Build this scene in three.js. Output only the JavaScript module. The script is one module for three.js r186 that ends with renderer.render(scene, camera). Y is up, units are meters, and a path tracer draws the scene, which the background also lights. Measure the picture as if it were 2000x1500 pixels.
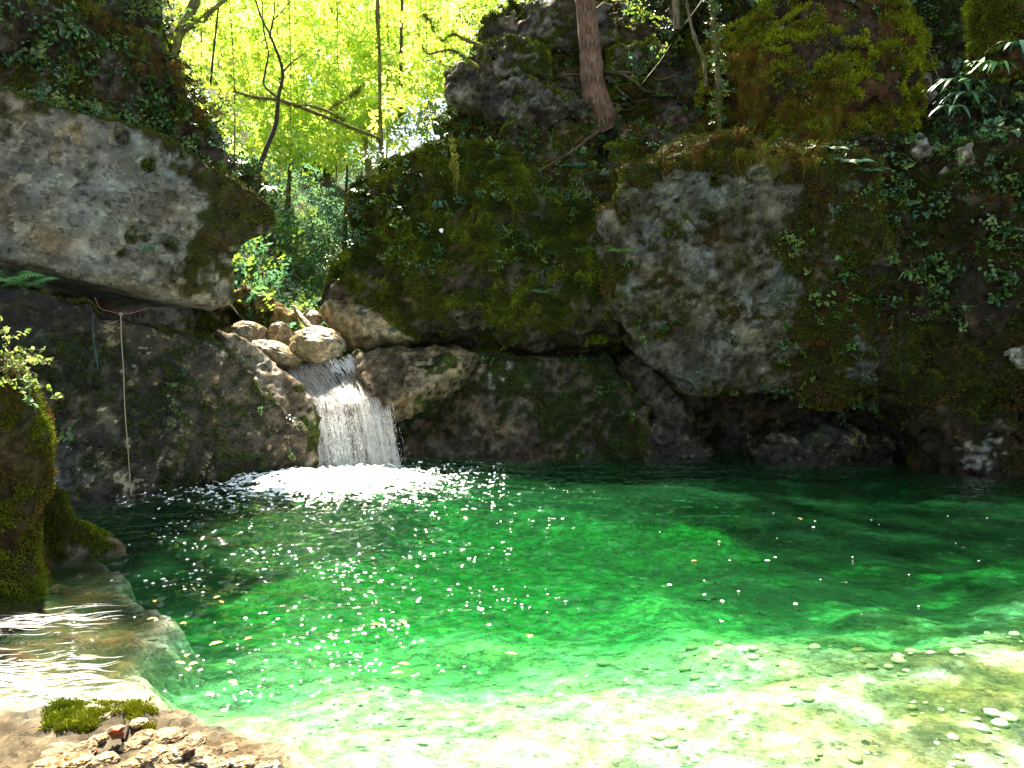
import * as THREE from 'three';
import { mergeGeometries } from 'three/addons/utils/BufferGeometryUtils.js';
import { createNoise3D } from 'simplex-noise';

// ------------------------------------------------------------------ camera, sky, sun, exposure
const scene = new THREE.Scene();
const F = 1540, EYE = 1.6, HX = 1000, HY = 690;            // focal length in photo pixels, eye height, horizon row
const camera = new THREE.PerspectiveCamera(2 * Math.atan(750 / F) * 180 / Math.PI, 4 / 3, 0.05, 400);
camera.position.set(0, EYE, 0);
camera.lookAt(0, EYE, -10);
camera.setViewOffset(2000, 1500, 0, 750 - HY, 2000, 1500);  // shifted lens: uprights stay parallel
camera.updateProjectionMatrix();

const renderer = new THREE.WebGLRenderer({ antialias: true });
renderer.toneMapping = THREE.LinearToneMapping;
renderer.toneMappingExposure = 8.0;
renderer.shadowMap.enabled = true;

const SUN_AZ = -23 * Math.PI / 180, SUN_EL = 62 * Math.PI / 180;
const sunDir = new THREE.Vector3(Math.sin(SUN_AZ) * Math.cos(SUN_EL), Math.sin(SUN_EL), -Math.cos(SUN_AZ) * Math.cos(SUN_EL));
const sun = new THREE.DirectionalLight(0xfff1d8, 5);
sun.name = 'sun';
sun.target.position.set(0, 0, -8);
sun.position.copy(sunDir).multiplyScalar(60).add(sun.target.position);
sun.castShadow = true;
sun.shadow.radius = 2.5;
sun.shadow.mapSize.set(4096, 4096);
Object.assign(sun.shadow.camera, { left: -20, right: 20, top: 20, bottom: -20, near: 1, far: 140 });
scene.add(sun, sun.target);

{
  const w = 256, h = 128, data = new Float32Array(w * h * 4);
  for (let j = 0; j < h; j++) {
    const up = Math.max(0, (j + 0.5) / h * 2 - 1), t = Math.pow(up, 0.55);
    for (let i = 0; i < w; i++) {
      const k = (j * w + i) * 4;
      data[k] = 0.64 - 0.26 * t; data[k + 1] = 0.70 - 0.22 * t; data[k + 2] = 0.74 - 0.14 * t; data[k + 3] = 1;
    }
  }
  const sky = new THREE.DataTexture(data, w, h, THREE.RGBAFormat, THREE.FloatType);
  sky.mapping = THREE.EquirectangularReflectionMapping;
  sky.needsUpdate = true;
  scene.background = sky; scene.environment = sky;
  scene.backgroundIntensity = scene.environmentIntensity = 0.30;
}

// ------------------------------------------------------------------ helpers
function rngOf(seed) { let s = seed | 0; return () => { s = (s + 0x6d2b79f5) | 0; let t = Math.imul(s ^ (s >>> 15), 1 | s); t = (t + Math.imul(t ^ (t >>> 7), 61 | t)) ^ t; return ((t ^ (t >>> 14)) >>> 0) / 4294967296; }; }
const rand = rngOf(7), n3 = createNoise3D(rngOf(11));
const rnd = (a, b) => a + (b - a) * rand();
const V = (x, y, z) => new THREE.Vector3(x, y, z);
const clamp = (x, a = 0, b = 1) => Math.min(b, Math.max(a, x));
const ss = (a, b, x) => { const t = clamp((x - a) / (b - a)); return t * t * (3 - 2 * t); };
const mix = (a, b, t) => a + (b - a) * t;
const mix3 = (a, b, t) => [a[0] + (b[0] - a[0]) * t, a[1] + (b[1] - a[1]) * t, a[2] + (b[2] - a[2]) * t];
const fbm = (x, y, z, o = 3) => { let s = 0, a = 0.5, f = 1; for (let i = 0; i < o; i++) { s += a * n3(x * f, y * f, z * f); a *= 0.5; f *= 2.03; } return s; };
const ridge = (x, y, z, o = 2) => { let s = 0, a = 0.6, f = 1; for (let i = 0; i < o; i++) { s += a * (1 - 2 * Math.abs(n3(x * f, y * f, z * f))); a *= 0.5; f *= 2.1; } return s; };
const at = (px, py, d) => V((px - HX) / F * d, EYE - (py - HY) / F * d, -d);
const onWater = (px, py) => at(px, py, EYE * F / (py - HY));

const taken = {};
const numbered = (name) => { const n = taken[name] = (taken[name] ?? -1) + 1; return n ? name + '_' + String(n).padStart(3, '0') : name; };
function shade(o) { o.castShadow = o.receiveShadow = true; return o; }
function tag(o, label, category, group, kind) { Object.assign(o.userData, { label, category }); if (group) o.userData.group = group; if (kind) o.userData.kind = kind; return o; }
function mesh(name, geometry, material, parent = scene) { const m = shade(new THREE.Mesh(geometry, material)); m.name = parent === scene ? numbered(name) : name; parent.add(m); return m; }
function group(name) { const g = new THREE.Group(); g.name = numbered(name); scene.add(g); return g; }

// ------------------------------------------------------------------ textures: periodic noise, uv in metres
function periodic(seed) {
  const r = rngOf(seed), T = Float32Array.from({ length: 65536 }, () => r() * 2 - 1);
  const v = (x, y, p) => T[((((x % p) + p) % p) * 251 + (((y % p) + p) % p) * 7919 + p * 13) & 65535];
  return (x, y, p) => { const xi = Math.floor(x), yi = Math.floor(y), fx = x - xi, fy = y - yi, u = fx * fx * (3 - 2 * fx), w = fy * fy * (3 - 2 * fy); return mix(mix(v(xi, yi, p), v(xi + 1, yi, p), u), mix(v(xi, yi + 1, p), v(xi + 1, yi + 1, p), u), w); };
}
function tex(size, seed, f, srgb) {
  const P = periodic(seed), data = new Uint8Array(size * size * 4);
  const oct = (x, y, p, o) => { let s = 0, a = 0.5; for (let i = 0; i < o; i++) { s += a * P(x * p, y * p, p); a *= 0.55; p *= 2; } return s; };
  for (let j = 0; j < size; j++) for (let i = 0; i < size; i++) {
    const c = f((i + 0.5) / size, (j + 0.5) / size, oct), k = (j * size + i) * 4;
    for (let q = 0; q < 3; q++) data[k + q] = 255 * clamp(c[q]);
    data[k + 3] = 255;
  }
  const t = new THREE.DataTexture(data, size, size); t.wrapS = t.wrapT = THREE.RepeatWrapping; t.magFilter = THREE.LinearFilter;
  if (srgb) t.colorSpace = THREE.SRGBColorSpace;
  t.needsUpdate = true; return t;
}
const rep = (t, m) => { const c = t.clone(); c.repeat.set(1 / m, 1 / m); c.needsUpdate = true; return c; };
// limestone: mottled, with pits and pale lichen flecks
const rockH = (u, v, o) => { const a = o(u, v, 8, 5), b = o(u + 0.3, v, 24, 4), c = 1 - 2 * Math.abs(o(u, v + 0.4, 6, 4)); return 0.5 + 0.4 * a + 0.25 * b + 0.12 * c; };
const rockMap = tex(1024, 3, (u, v, o) => {
  const m = 0.70 + 0.34 * o(u, v, 16, 6), f = o(u + 0.17, v + 0.3, 80, 3), pit = o(u + 0.5, v + 0.1, 44, 4), w = o(u + 0.7, v + 0.6, 5, 3);
  let g = m + 0.14 * ss(0.2, 0.34, f) - 0.16 * ss(0.26, 0.36, pit);
  return [g * (1 + 0.10 * w), g, g * (1 - 0.12 * w)];
}, true);
const rockBump = tex(1024, 3, (u, v, o) => { const pit = o(u + 0.5, v + 0.1, 44, 4); const h = rockH(u, v, o) - 0.2 * ss(0.24, 0.36, pit); return [h, h, h]; });
// wet dark rock, flecked with pale bare spots
const fleckMap = tex(1024, 5, (u, v, o) => {
  const m = 0.42 + 0.3 * o(u, v, 10, 6), w = o(u * 1, v, 4, 3), f = o(u + 0.2, v * 1 + 0.3, 22, 4) + 0.5 * o(u, v, 5, 2);
  const s = ss(0.30, 0.38, f); const g = mix(m, 1.0, s * 0.85);
  return [g * (1 + 0.08 * w), g, g * (1 - 0.18 * w - 0.05)];
}, true);
const streakMap = tex(512, 9, (u, v, o) => { const s = 0.75 + 0.3 * o(u * 4, v, 6, 4) + 0.2 * o(u, v, 20, 3); return [s, s, s]; }, true);
const rippleBump = tex(1024, 21, (u, v, o) => { const h = 0.5 + 0.5 * (1 - 2 * Math.abs(o(u, v, 7, 3))) * 0.5 + 0.35 * o(u, v, 16, 3); return [h, h, h]; });
const barkBump = tex(512, 23, (u, v, o) => { const h = 0.5 + 0.5 * o(u * 4, v, 5, 5); return [h, h, h]; });
const barkMap = tex(512, 23, (u, v, o) => { const h = 0.72 + 0.4 * o(u * 4, v, 5, 5) + 0.2 * o(u, v, 9, 3); return [h, h * 0.98, h * 0.95]; }, true);

const rockMat = new THREE.MeshPhysicalMaterial({ name: 'limestone', specularIntensity: 0.25, vertexColors: true, roughness: 0.85, map: rep(rockMap, 2.3), bumpMap: rep(rockBump, 2.3), bumpScale: 0.04 });
const fleckMat = new THREE.MeshPhysicalMaterial({ name: 'flecked_wet_rock', specularIntensity: 0.5, vertexColors: true, roughness: 0.6, map: rep(fleckMap, 1.5), bumpMap: rep(rockBump, 1.5), bumpScale: 0.045 });
const wornMat = new THREE.MeshPhysicalMaterial({ name: 'water_worn_rock', specularIntensity: 0.8, vertexColors: true, roughness: 0.4, map: rep(rockMap, 1.1), bumpMap: rep(rockBump, 1.1), bumpScale: 0.015 });
const mossMat = new THREE.MeshPhysicalMaterial({ name: 'moss', specularIntensity: 0.1, roughness: 1, side: THREE.DoubleSide });
const barkMat = new THREE.MeshStandardMaterial({ name: 'bark', vertexColors: true, roughness: 0.95, map: rep(barkMap, 0.6), bumpMap: rep(barkBump, 0.6), bumpScale: 0.02 });
const leafMat = new THREE.MeshPhysicalMaterial({ name: 'thin_leaf', roughness: 1, transmission: 0.7, thickness: 0, side: THREE.DoubleSide, specularIntensity: 0.3 });
const ivyMat = new THREE.MeshPhysicalMaterial({ name: 'glossy_leaf', roughness: 0.38, side: THREE.DoubleSide });

// ------------------------------------------------------------------ rock from an outline: a rounded slab of real depth, roughened, meshed by surface nets
function surfaceNets(dim, f) {
  const [nx, ny, nz] = dim, id = new Int32Array(nx * ny * nz).fill(-1), pos = [], idx = [], sy = nx, sz = nx * ny;
  const corners = []; for (let c = 0; c < 8; c++) corners.push([c & 1, c >> 1 & 1, c >> 2]);
  const edges = []; for (let a = 0; a < 8; a++) for (let b = a + 1; b < 8; b++) { const x = a ^ b; if (x === 1 || x === 2 || x === 4) edges.push([a, b]); }
  const v = new Float64Array(8);
  for (let k = 0; k < nz - 1; k++) for (let j = 0; j < ny - 1; j++) for (let i = 0; i < nx - 1; i++) {
    const o = i + j * sy + k * sz; let m = 0;
    for (let c = 0; c < 8; c++) { v[c] = f[o + corners[c][0] + corners[c][1] * sy + corners[c][2] * sz]; if (v[c] < 0) m |= 1 << c; }
    if (m === 0 || m === 255) continue;
    let x = 0, y = 0, z = 0, n = 0;
    for (const [a, b] of edges) { if ((m >> a & 1) === (m >> b & 1)) continue; const t = v[a] / (v[a] - v[b]), A = corners[a], B = corners[b]; x += A[0] + (B[0] - A[0]) * t; y += A[1] + (B[1] - A[1]) * t; z += A[2] + (B[2] - A[2]) * t; n++; }
    id[o] = pos.length / 3; pos.push(i + x / n, j + y / n, k + z / n);
  }
  for (let k = 1; k < nz - 1; k++) for (let j = 1; j < ny - 1; j++) for (let i = 1; i < nx - 1; i++) {
    const o = i + j * sy + k * sz, s = f[o] < 0;
    const quad = (a, b, c, d, flip) => { if (a < 0 || b < 0 || c < 0 || d < 0) return; if (flip) idx.push(a, c, b, a, d, c); else idx.push(a, b, c, a, c, d); };
    if (s !== f[o + 1] < 0) quad(id[o - sy - sz], id[o - sz], id[o], id[o - sy], !s);
    if (s !== f[o + sy] < 0) quad(id[o - 1 - sz], id[o - 1], id[o], id[o - sz], !s);
    if (s !== f[o + sz] < 0) quad(id[o - 1 - sy], id[o - sy], id[o], id[o - 1], !s);
  }
  return { pos, idx };
}
function polySDF(P, x, y) {
  let d = Infinity, s = 1;
  for (let i = 0, j = P.length - 1; i < P.length; j = i++) {
    const ex = P[j][0] - P[i][0], ey = P[j][1] - P[i][1], wx = x - P[i][0], wy = y - P[i][1], t = clamp((wx * ex + wy * ey) / (ex * ex + ey * ey)), bx = wx - ex * t, by = wy - ey * t;
    d = Math.min(d, bx * bx + by * by);
    const a = y >= P[i][1], b = y < P[j][1], c = ex * wy > ey * wx;
    if ((a && b && c) || (!a && !b && !c)) s = -s;
  }
  return s * Math.sqrt(d);
}
// box-projected uv in metres; faces are split by the axis they face
function boxed(pos, idx, colorOf) {
  const g0 = new THREE.BufferGeometry(); g0.setAttribute('position', new THREE.Float32BufferAttribute(pos, 3)); g0.setIndex(idx); g0.computeVertexNormals();
  const N = g0.attributes.normal.array, map = new Map(), P = [], NN = [], UV = [], C = [], I = [], moss = [], cache = new Map();
  for (let t = 0; t < idx.length; t += 3) {
    let nx = 0, ny = 0, nz = 0; for (let q = 0; q < 3; q++) { const o = idx[t + q] * 3; nx += N[o]; ny += N[o + 1]; nz += N[o + 2]; }
    const ax = Math.abs(nx), ay = Math.abs(ny), az = Math.abs(nz), axis = az * 1.15 >= ax && az * 1.15 >= ay ? 2 : ax > ay ? 0 : 1;
    for (let q = 0; q < 3; q++) {
      const s = idx[t + q], key = s * 3 + axis; let n = map.get(key);
      if (n === undefined) {
        n = P.length / 3; map.set(key, n);
        const x = pos[s * 3], y = pos[s * 3 + 1], z = pos[s * 3 + 2];
        P.push(x, y, z); NN.push(N[s * 3], N[s * 3 + 1], N[s * 3 + 2]);
        UV.push(...(axis === 2 ? [x, y] : axis === 0 ? [z + 0.37, y + 0.21] : [x + 0.53, z + 0.11]));
        let c = cache.get(s); if (!c) { c = colorOf(x, y, z, N[s * 3], N[s * 3 + 1], N[s * 3 + 2]); cache.set(s, c); }
        C.push(c[0], c[1], c[2]); moss.push(c[3] ?? 0);
      }
      I.push(n);
    }
  }
  const g = new THREE.BufferGeometry();
  g.setAttribute('position', new THREE.Float32BufferAttribute(P, 3)); g.setAttribute('normal', new THREE.Float32BufferAttribute(NN, 3)); g.setAttribute('uv', new THREE.Float32BufferAttribute(UV, 2)); g.setAttribute('color', new THREE.Float32BufferAttribute(C, 3)); g.setIndex(I);
  g.moss = moss;
  return g;
}
const GREY = [0.30, 0.285, 0.25], WARM = [0.36, 0.30, 0.21], DARK = [0.085, 0.075, 0.055], SOIL = [0.05, 0.035, 0.022], TAN = [0.34, 0.26, 0.13], MOSSG = [0.055, 0.075, 0.010], MOSSD = [0.022, 0.030, 0.008], RUST = [0.12, 0.055, 0.02];
// colour of bare rock, stains and moss at a point; [r, g, b, moss cover]
function rockColor(o) {
  const { a = GREY, b = WARM, stain = DARK, stainAt = 0.15, moss = MOSSG, moss2 = MOSSD, mossBias = -0.3, mossUp = 0.5, mossWhere, s = 1, slant = [1, 1, 1], mott = 1, pitsW = [], palesW = [] } = o;
  return (x, y, z, nx, ny, nz) => {
    const X = x * slant[0] * s, Y = y * slant[1] * s, Z = z * slant[2] * s;
    let c = mix3(a, b, ss(-0.35, 0.45, fbm(x * 0.9, y * 0.9, z * 0.9)));
    c = mix3(c, stain, 0.85 * ss(stainAt, stainAt + 0.16, fbm(X * 1.1 + 9, Y * 1.1, Z * 1.1, 4)));
    c = mix3(c, [c[0] * 0.55, c[1] * 0.5, c[2] * 0.42], mott * ss(0.15, 0.3, n3(X * 6, Y * 6, Z * 6)));
    for (const [q, r] of palesW) { const d = Math.hypot(x - q.x, y - q.y, z - q.z) / r; if (d < 2) c = mix3(c, [0.36, 0.335, 0.28], (o.pale ?? 0.9) * ss(-0.06, 0.1, 0.55 - 0.6 * d + 0.6 * n3(x * 7, y * 9, z * 7) + 0.35 * n3(x * 17, y * 17, z * 17))); }
    let hole = 0; for (const [q, r] of pitsW) hole = Math.max(hole, ss(1.5, 0.7, Math.hypot(x - q.x, y - q.y, z - q.z) / r));
    const patch = 1.3 * hole + fbm(x * 0.8 + 3, y * 0.8, z * 0.8 + 5, 4) + 0.35 * n3(x * 6, y * 6, z * 6);
    const m = ss(-0.06, 0.08, patch + mossUp * ny + mossBias + (mossWhere ? mossWhere(x, y, z) : 0));
    const mc = mix3(moss, moss2, ss(-0.2, 0.35, fbm(x * 2.3, y * 2.3 + 7, z * 2.3)));
    c = mix3(c, mc, m);
    return [...c, m];
  };
}
const rocks = {};
function rock(key, name, o) {
  const { poly, anchor, yaw = 0, pitch = 0, thick = 2, round = 0.3, cell = 0.06, big = 0.25, mid = 0.08, small = 0.03, bigS = 0.7, strata = 0, strataDir = [0, 1], strataS = 3, pits = [], extra, material = rockMat, label, category = 'rock', grp, clip } = o;
  const O = at(...anchor), cy = Math.cos(yaw), sy = Math.sin(yaw), cp = Math.cos(pitch), sp = Math.sin(pitch);
  const N = V(sy * cp, sp, cy * cp), U = V(cy, 0, -sy), W = N.clone().cross(U);
  const eye = V(0, EYE, 0), flat = (px, py) => { const D = V((px - HX) / F, -(py - HY) / F, -1), t = O.clone().sub(eye).dot(N) / D.dot(N), p = eye.clone().addScaledVector(D, t).sub(O); return [p.dot(U), p.dot(W)]; };
  const P = poly.map(([x, y]) => flat(x, y)), pit = pits.map(([x, y, r, d, e = 1]) => [...flat(x, y), r, d, e]);
  const pad = 0.45 + big * 0.5, us = P.map((p) => p[0]), ws = P.map((p) => p[1]), u0 = Math.min(...us) - pad, u1 = Math.max(...us) + pad, w0 = Math.min(...ws) - pad, w1 = Math.max(...ws) + pad, n0 = -thick - 0.3, n1 = 0.3 + big + (o.front ?? 0.2);
  const dim = [Math.ceil((u1 - u0) / cell) + 2, Math.ceil((w1 - w0) / cell) + 2, Math.ceil((n1 - n0) / cell) + 2], f = new Float32Array(dim[0] * dim[1] * dim[2]);
  const seed = O.x * 3.1 + O.y * 1.7;
  for (let j = 0, w = w0; j < dim[1]; j++, w += cell) for (let i = 0, u = u0; i < dim[0]; i++, u += cell) {
    const sd = polySDF(P, u, w);
    for (let k = 0, n = n0; k < dim[2]; k++, n += cell) {
      const qx = sd + round, qy = Math.abs(n + thick / 2) - thick / 2 + round;
      let d = Math.min(Math.max(qx, qy), 0) + Math.hypot(Math.max(qx, 0), Math.max(qy, 0)) - round;
      if (d < 0.8 && d > -0.9) {
        const x = O.x + U.x * u + W.x * w + N.x * n, y = O.y + U.y * u + W.y * w + N.y * n, z = O.z + U.z * u + W.z * w + N.z * n;
        let r = big * fbm(x * bigS + seed, y * bigS, z * bigS, 3);
        if (Math.abs(d - r) < 0.4) {
          r += mid * ridge(x * 2.1, y * 2.1 + seed, z * 2.1, 2) + small * fbm(x * 7, y * 7, z * 7, 2);
          if (strata) { const s = u * strataDir[0] + w * strataDir[1] + 0.25 * fbm(x, y, z, 2); r += strata * (Math.abs(((s * strataS) % 1 + 1) % 1 - 0.5) * 2 - 0.5) * (0.6 + 0.8 * n3(x * 0.8, y * 0.8, z)); }
          for (const [a, b, rr, dd, e] of pit) { const q = ((u - a) ** 2 * e + (w - b) ** 2) / (rr * rr); if (q < 4) r -= dd * Math.exp(-q * 1.5); }
          if (extra) r += extra(u, w, n, x, y, z);
        }
        d -= r;
      }
      f[i + j * dim[0] + k * dim[0] * dim[1]] = d;
    }
  }
  const { pos, idx } = surfaceNets(dim, f);
  const out = new Float32Array(pos.length);
  for (let i = 0; i < pos.length; i += 3) { const u = u0 + pos[i] * cell, w = w0 + pos[i + 1] * cell, n = n0 + pos[i + 2] * cell; out[i] = O.x + U.x * u + W.x * w + N.x * n; out[i + 1] = O.y + U.y * u + W.y * w + N.y * n; out[i + 2] = O.z + U.z * u + W.z * w + N.z * n; }
  const world = ([u, w]) => O.clone().addScaledVector(U, u).addScaledVector(W, w);
  const g = boxed(Array.from(out), idx, rockColor({ ...o.color, pitsW: pit.map((q) => [world(q), q[2]]), palesW: (o.pales ?? []).map(([x, y, r]) => [world(flat(x, y)), r]) }));
  const m = mesh(name, g, material);
  tag(m, label, category, grp);
  rocks[key] = m;
  return m;
}
// depth of the rock surface that stands at a place, to set plants and roots on it
const caster = new THREE.Raycaster();
function surfaceAt(x, y, else_, out = 0.03) {
  caster.set(V(0, EYE, 0), V((x - HX) / F, -(y - HY) / F, -1).normalize());
  const h = caster.intersectObjects(Object.values(rocks), false)[0];
  return h && -h.point.z > 3 ? -h.point.z - out : else_;
}
const R = (deg) => deg * Math.PI / 180;

// ------------------------------------------------------------------ terrain of the ravine behind, pool bed, water
const hill = (x, z) => {
  const q = -z - 12, v = 1.25 + 0.24 * Math.max(0, q) + (q < 0 ? q * 0.5 : 0), xl = -3.3 - 0.10 * q + 0.4 * Math.sin(q * 0.35), xr = -1.9 + 0.02 * q + 0.3 * Math.sin(q * 0.4 + 1);
  const L = Math.max(0, xl - x), Rr = Math.max(0, x - xr);
  const side = 1.15 * (L - 0.6 * (1 - Math.exp(-L / 0.6))) + 1.35 * (Rr - 0.4 * (1 - Math.exp(-Rr / 0.4)));
  return v + Math.min(side, 9 + 0.2 * side) + 0.45 * fbm(x * 0.35, 3, z * 0.35) + 0.12 * fbm(x * 1.5, 1, z * 1.5);
};
function field(name, x0, x1, z0, z1, step, h, colorOf, material) {
  const nx = Math.round((x1 - x0) / step), nz = Math.round((z1 - z0) / step), pos = [], idx = [];
  for (let j = 0; j <= nz; j++) for (let i = 0; i <= nx; i++) { const x = x0 + i * step, z = z0 + j * step; pos.push(x, h(x, z), z); }
  for (let j = 0; j < nz; j++) for (let i = 0; i < nx; i++) { const a = j * (nx + 1) + i; idx.push(a, a + nx + 1, a + 1, a + 1, a + nx + 1, a + nx + 2); }
  return mesh(name, boxed(pos, idx, colorOf), material);
}
const terrain = field('hillside', -30, 24, -62, -12.7, 0.3, hill, (x, y, z) => {
  const m = ss(-0.1, 0.1, fbm(x * 0.9, y * 0.9, z * 0.9) + 0.15), e = ss(-0.1, 0.3, fbm(x * 3, y, z * 3));
  return [...mix3(mix3(SOIL, [0.09, 0.06, 0.03], e), mix3(MOSSG, [0.03, 0.06, 0.015], e), m), m];
}, rockMat);
tag(terrain, 'forested earth slopes of the ravine behind the waterfall', 'hillside', null, 'structure');

// left shelf: edge of the shallow ledge, x as a function of z
const shelfX = (z) => { const d = -z, pts = [[2.2, -0.55], [3.04, -0.85], [3.47, -1.50], [3.9, -1.85], [4.4, -2.0], [5.0, -2.2], [5.6, -2.75], [6.2, -3.1], [7, -4.2], [8.3, -4.8], [9.5, -5]]; for (let i = 1; i < pts.length; i++) if (d < pts[i][0]) { const [a, b] = pts[i - 1], [c, e] = pts[i]; return mix(b, e, clamp((d - a) / (c - a))); } return -5; };
const bedH = (x, z) => {
  const d = -z;
  let deep = mix(0.13, 0.70, ss(3.0, 7.8, d + 0.12 * (x - 1) * 0 - 0.38 * Math.max(0, x - 0.8) + 0.5 * ss(1, -1.5, x)));
  deep = mix(deep, 0.26, ss(8.6, 10.6, d) * 0.9);
  deep = mix(deep, 0.28, ss(4.0, 7.0, x) * 0.6);
  deep += 0.18 * fbm(x * 0.5, 0, z * 0.5) * ss(3, 6, d);
  let h = -deep + 0.05 * fbm(x * 0.9, 2, z * 0.9) + 0.012 * fbm(x * 3.2, 4, z * 3.2);
  const e = shelfX(z) + 0.16 * fbm(x * 0.5, 5, z * 2.2, 3), s = ss(0.22, -0.05, x - e);          // 1 on the ledge
  const ledge = -0.085 + 0.05 * fbm(x * 1.6, 7, z * 2.4) + 0.03 * ridge(x * 4, 1, z * 5) + 0.16 * ss(3.9, 3.2, d) + 0.10 * ss(-2.6, -3.6, x) * ss(5.4, 4.2, d);
  h = mix(h, ledge, s);
  const bank = ss(2.9, 2.1, d + 0.35 * ss(-0.4, -1.4, x));
  h = mix(h, 0.12 + 0.05 * fbm(x * 2, 9, z * 2), bank);
  h += 0.7 * ss(1.6, -1.5, d);
  return h + 0.012 * fbm(x * 9, 0, z * 9, 2);
};
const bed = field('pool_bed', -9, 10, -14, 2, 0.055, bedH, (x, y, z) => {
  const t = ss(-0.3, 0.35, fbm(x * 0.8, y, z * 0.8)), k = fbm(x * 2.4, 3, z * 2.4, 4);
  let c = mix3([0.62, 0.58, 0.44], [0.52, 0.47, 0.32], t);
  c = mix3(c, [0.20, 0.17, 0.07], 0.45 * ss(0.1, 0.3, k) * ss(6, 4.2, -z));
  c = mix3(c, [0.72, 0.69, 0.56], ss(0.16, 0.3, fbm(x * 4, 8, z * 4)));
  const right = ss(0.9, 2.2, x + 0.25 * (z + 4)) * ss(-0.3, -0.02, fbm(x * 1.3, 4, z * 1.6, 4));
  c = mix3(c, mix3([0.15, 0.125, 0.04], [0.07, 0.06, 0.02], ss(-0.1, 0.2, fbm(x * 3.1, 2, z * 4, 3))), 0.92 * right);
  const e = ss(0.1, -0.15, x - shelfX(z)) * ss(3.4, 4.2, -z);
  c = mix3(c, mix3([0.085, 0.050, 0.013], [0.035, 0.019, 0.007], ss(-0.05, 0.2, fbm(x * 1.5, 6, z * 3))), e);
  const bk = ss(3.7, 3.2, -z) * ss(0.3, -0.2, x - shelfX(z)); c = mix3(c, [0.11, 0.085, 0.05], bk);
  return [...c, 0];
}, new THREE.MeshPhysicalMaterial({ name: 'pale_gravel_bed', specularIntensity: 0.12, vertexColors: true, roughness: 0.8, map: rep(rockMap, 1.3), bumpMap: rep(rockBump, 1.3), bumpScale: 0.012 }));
tag(bed, 'pale limestone bed and bank of the pool', 'pool bed', null, 'structure');

// water: a rippled surface that reflects, and beneath it a clear green body that absorbs
const fallX = -2.15, fallZ = -10.95;
const waveH = (x, z) => {
  const r = Math.hypot(x - fallX, (z - fallZ)), near = Math.exp(-r / 5.5);
  const a = 0.013 + 0.046 * near;
  return a * (0.6 * n3(x * 1.1 + 0.3 * Math.sin(z), z * 1.9, 1) + 0.5 * n3(x * 2.3, z * 4.1, 3) + 0.34 * (1 - 2 * Math.abs(n3(x * 4.2, z * 7.3, 5))) + 0.24 * n3(x * 9, z * 15, 7) + 0.10 * n3(x * 19, z * 27, 8)) + 0.012 * near * Math.sin(r * 9 - 1 + 1.3 * n3(x, z, 9));
};
{
  const g = [], idx = [], N = [], UV = [], step = 0.033, x0 = -8, x1 = 9, z0 = -13.4, z1 = -1.2, nx = Math.round((x1 - x0) / step), nz = Math.round((z1 - z0) / step);
  const H = new Float32Array((nx + 1) * (nz + 1));
  for (let j = 0; j <= nz; j++) for (let i = 0; i <= nx; i++) H[j * (nx + 1) + i] = waveH(x0 + i * step, z0 + j * step);
  for (let j = 0; j <= nz; j++) for (let i = 0; i <= nx; i++) {
    const x = x0 + i * step, z = z0 + j * step, k = j * (nx + 1) + i; g.push(x, H[k], z); UV.push(x, z);
    const dx = (H[k + (i < nx ? 1 : 0)] - H[k - (i > 0 ? 1 : 0)]) / (2 * step), dz = (H[k + (j < nz ? nx + 1 : 0)] - H[k - (j > 0 ? nx + 1 : 0)]) / (2 * step), l = Math.hypot(dx, 1, dz);
    N.push(-dx / l, 1 / l, -dz / l);
    if (i < nx && j < nz) idx.push(k, k + nx + 1, k + 1, k + 1, k + nx + 1, k + nx + 2);
  }
  const geo = new THREE.BufferGeometry(); geo.setAttribute('position', new THREE.Float32BufferAttribute(g, 3)); geo.setAttribute('normal', new THREE.Float32BufferAttribute(N, 3)); geo.setAttribute('uv', new THREE.Float32BufferAttribute(UV, 2)); geo.setIndex(idx);
  const surf = new THREE.MeshPhysicalMaterial({ name: 'water_surface', color: 0xffffff, roughness: 0.03, transmission: 1, thickness: 0, ior: 1.33, bumpMap: rep(rippleBump, 1.1), bumpScale: 0.02, side: THREE.DoubleSide });
  const water = mesh('pool_water', geo, surf);
  tag(water, 'clear emerald green water of the pool', 'water', null, 'structure');
  // milky green water: scattered glow painted as faint green on the faces, absorption beneath
  const body = new THREE.MeshPhysicalMaterial({ name: 'milky_water_glow_tint', color: new THREE.Color().setRGB(0.06, 0.42, 0.15), roughness: 1, specularIntensity: 0, transparent: true, opacity: 0.034, thickness: 1, attenuationColor: new THREE.Color().setRGB(0.46, 0.775, 0.575), attenuationDistance: 0.38 });
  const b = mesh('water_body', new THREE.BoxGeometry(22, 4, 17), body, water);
  b.position.set(0, -2.05, -6.5);
}

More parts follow.
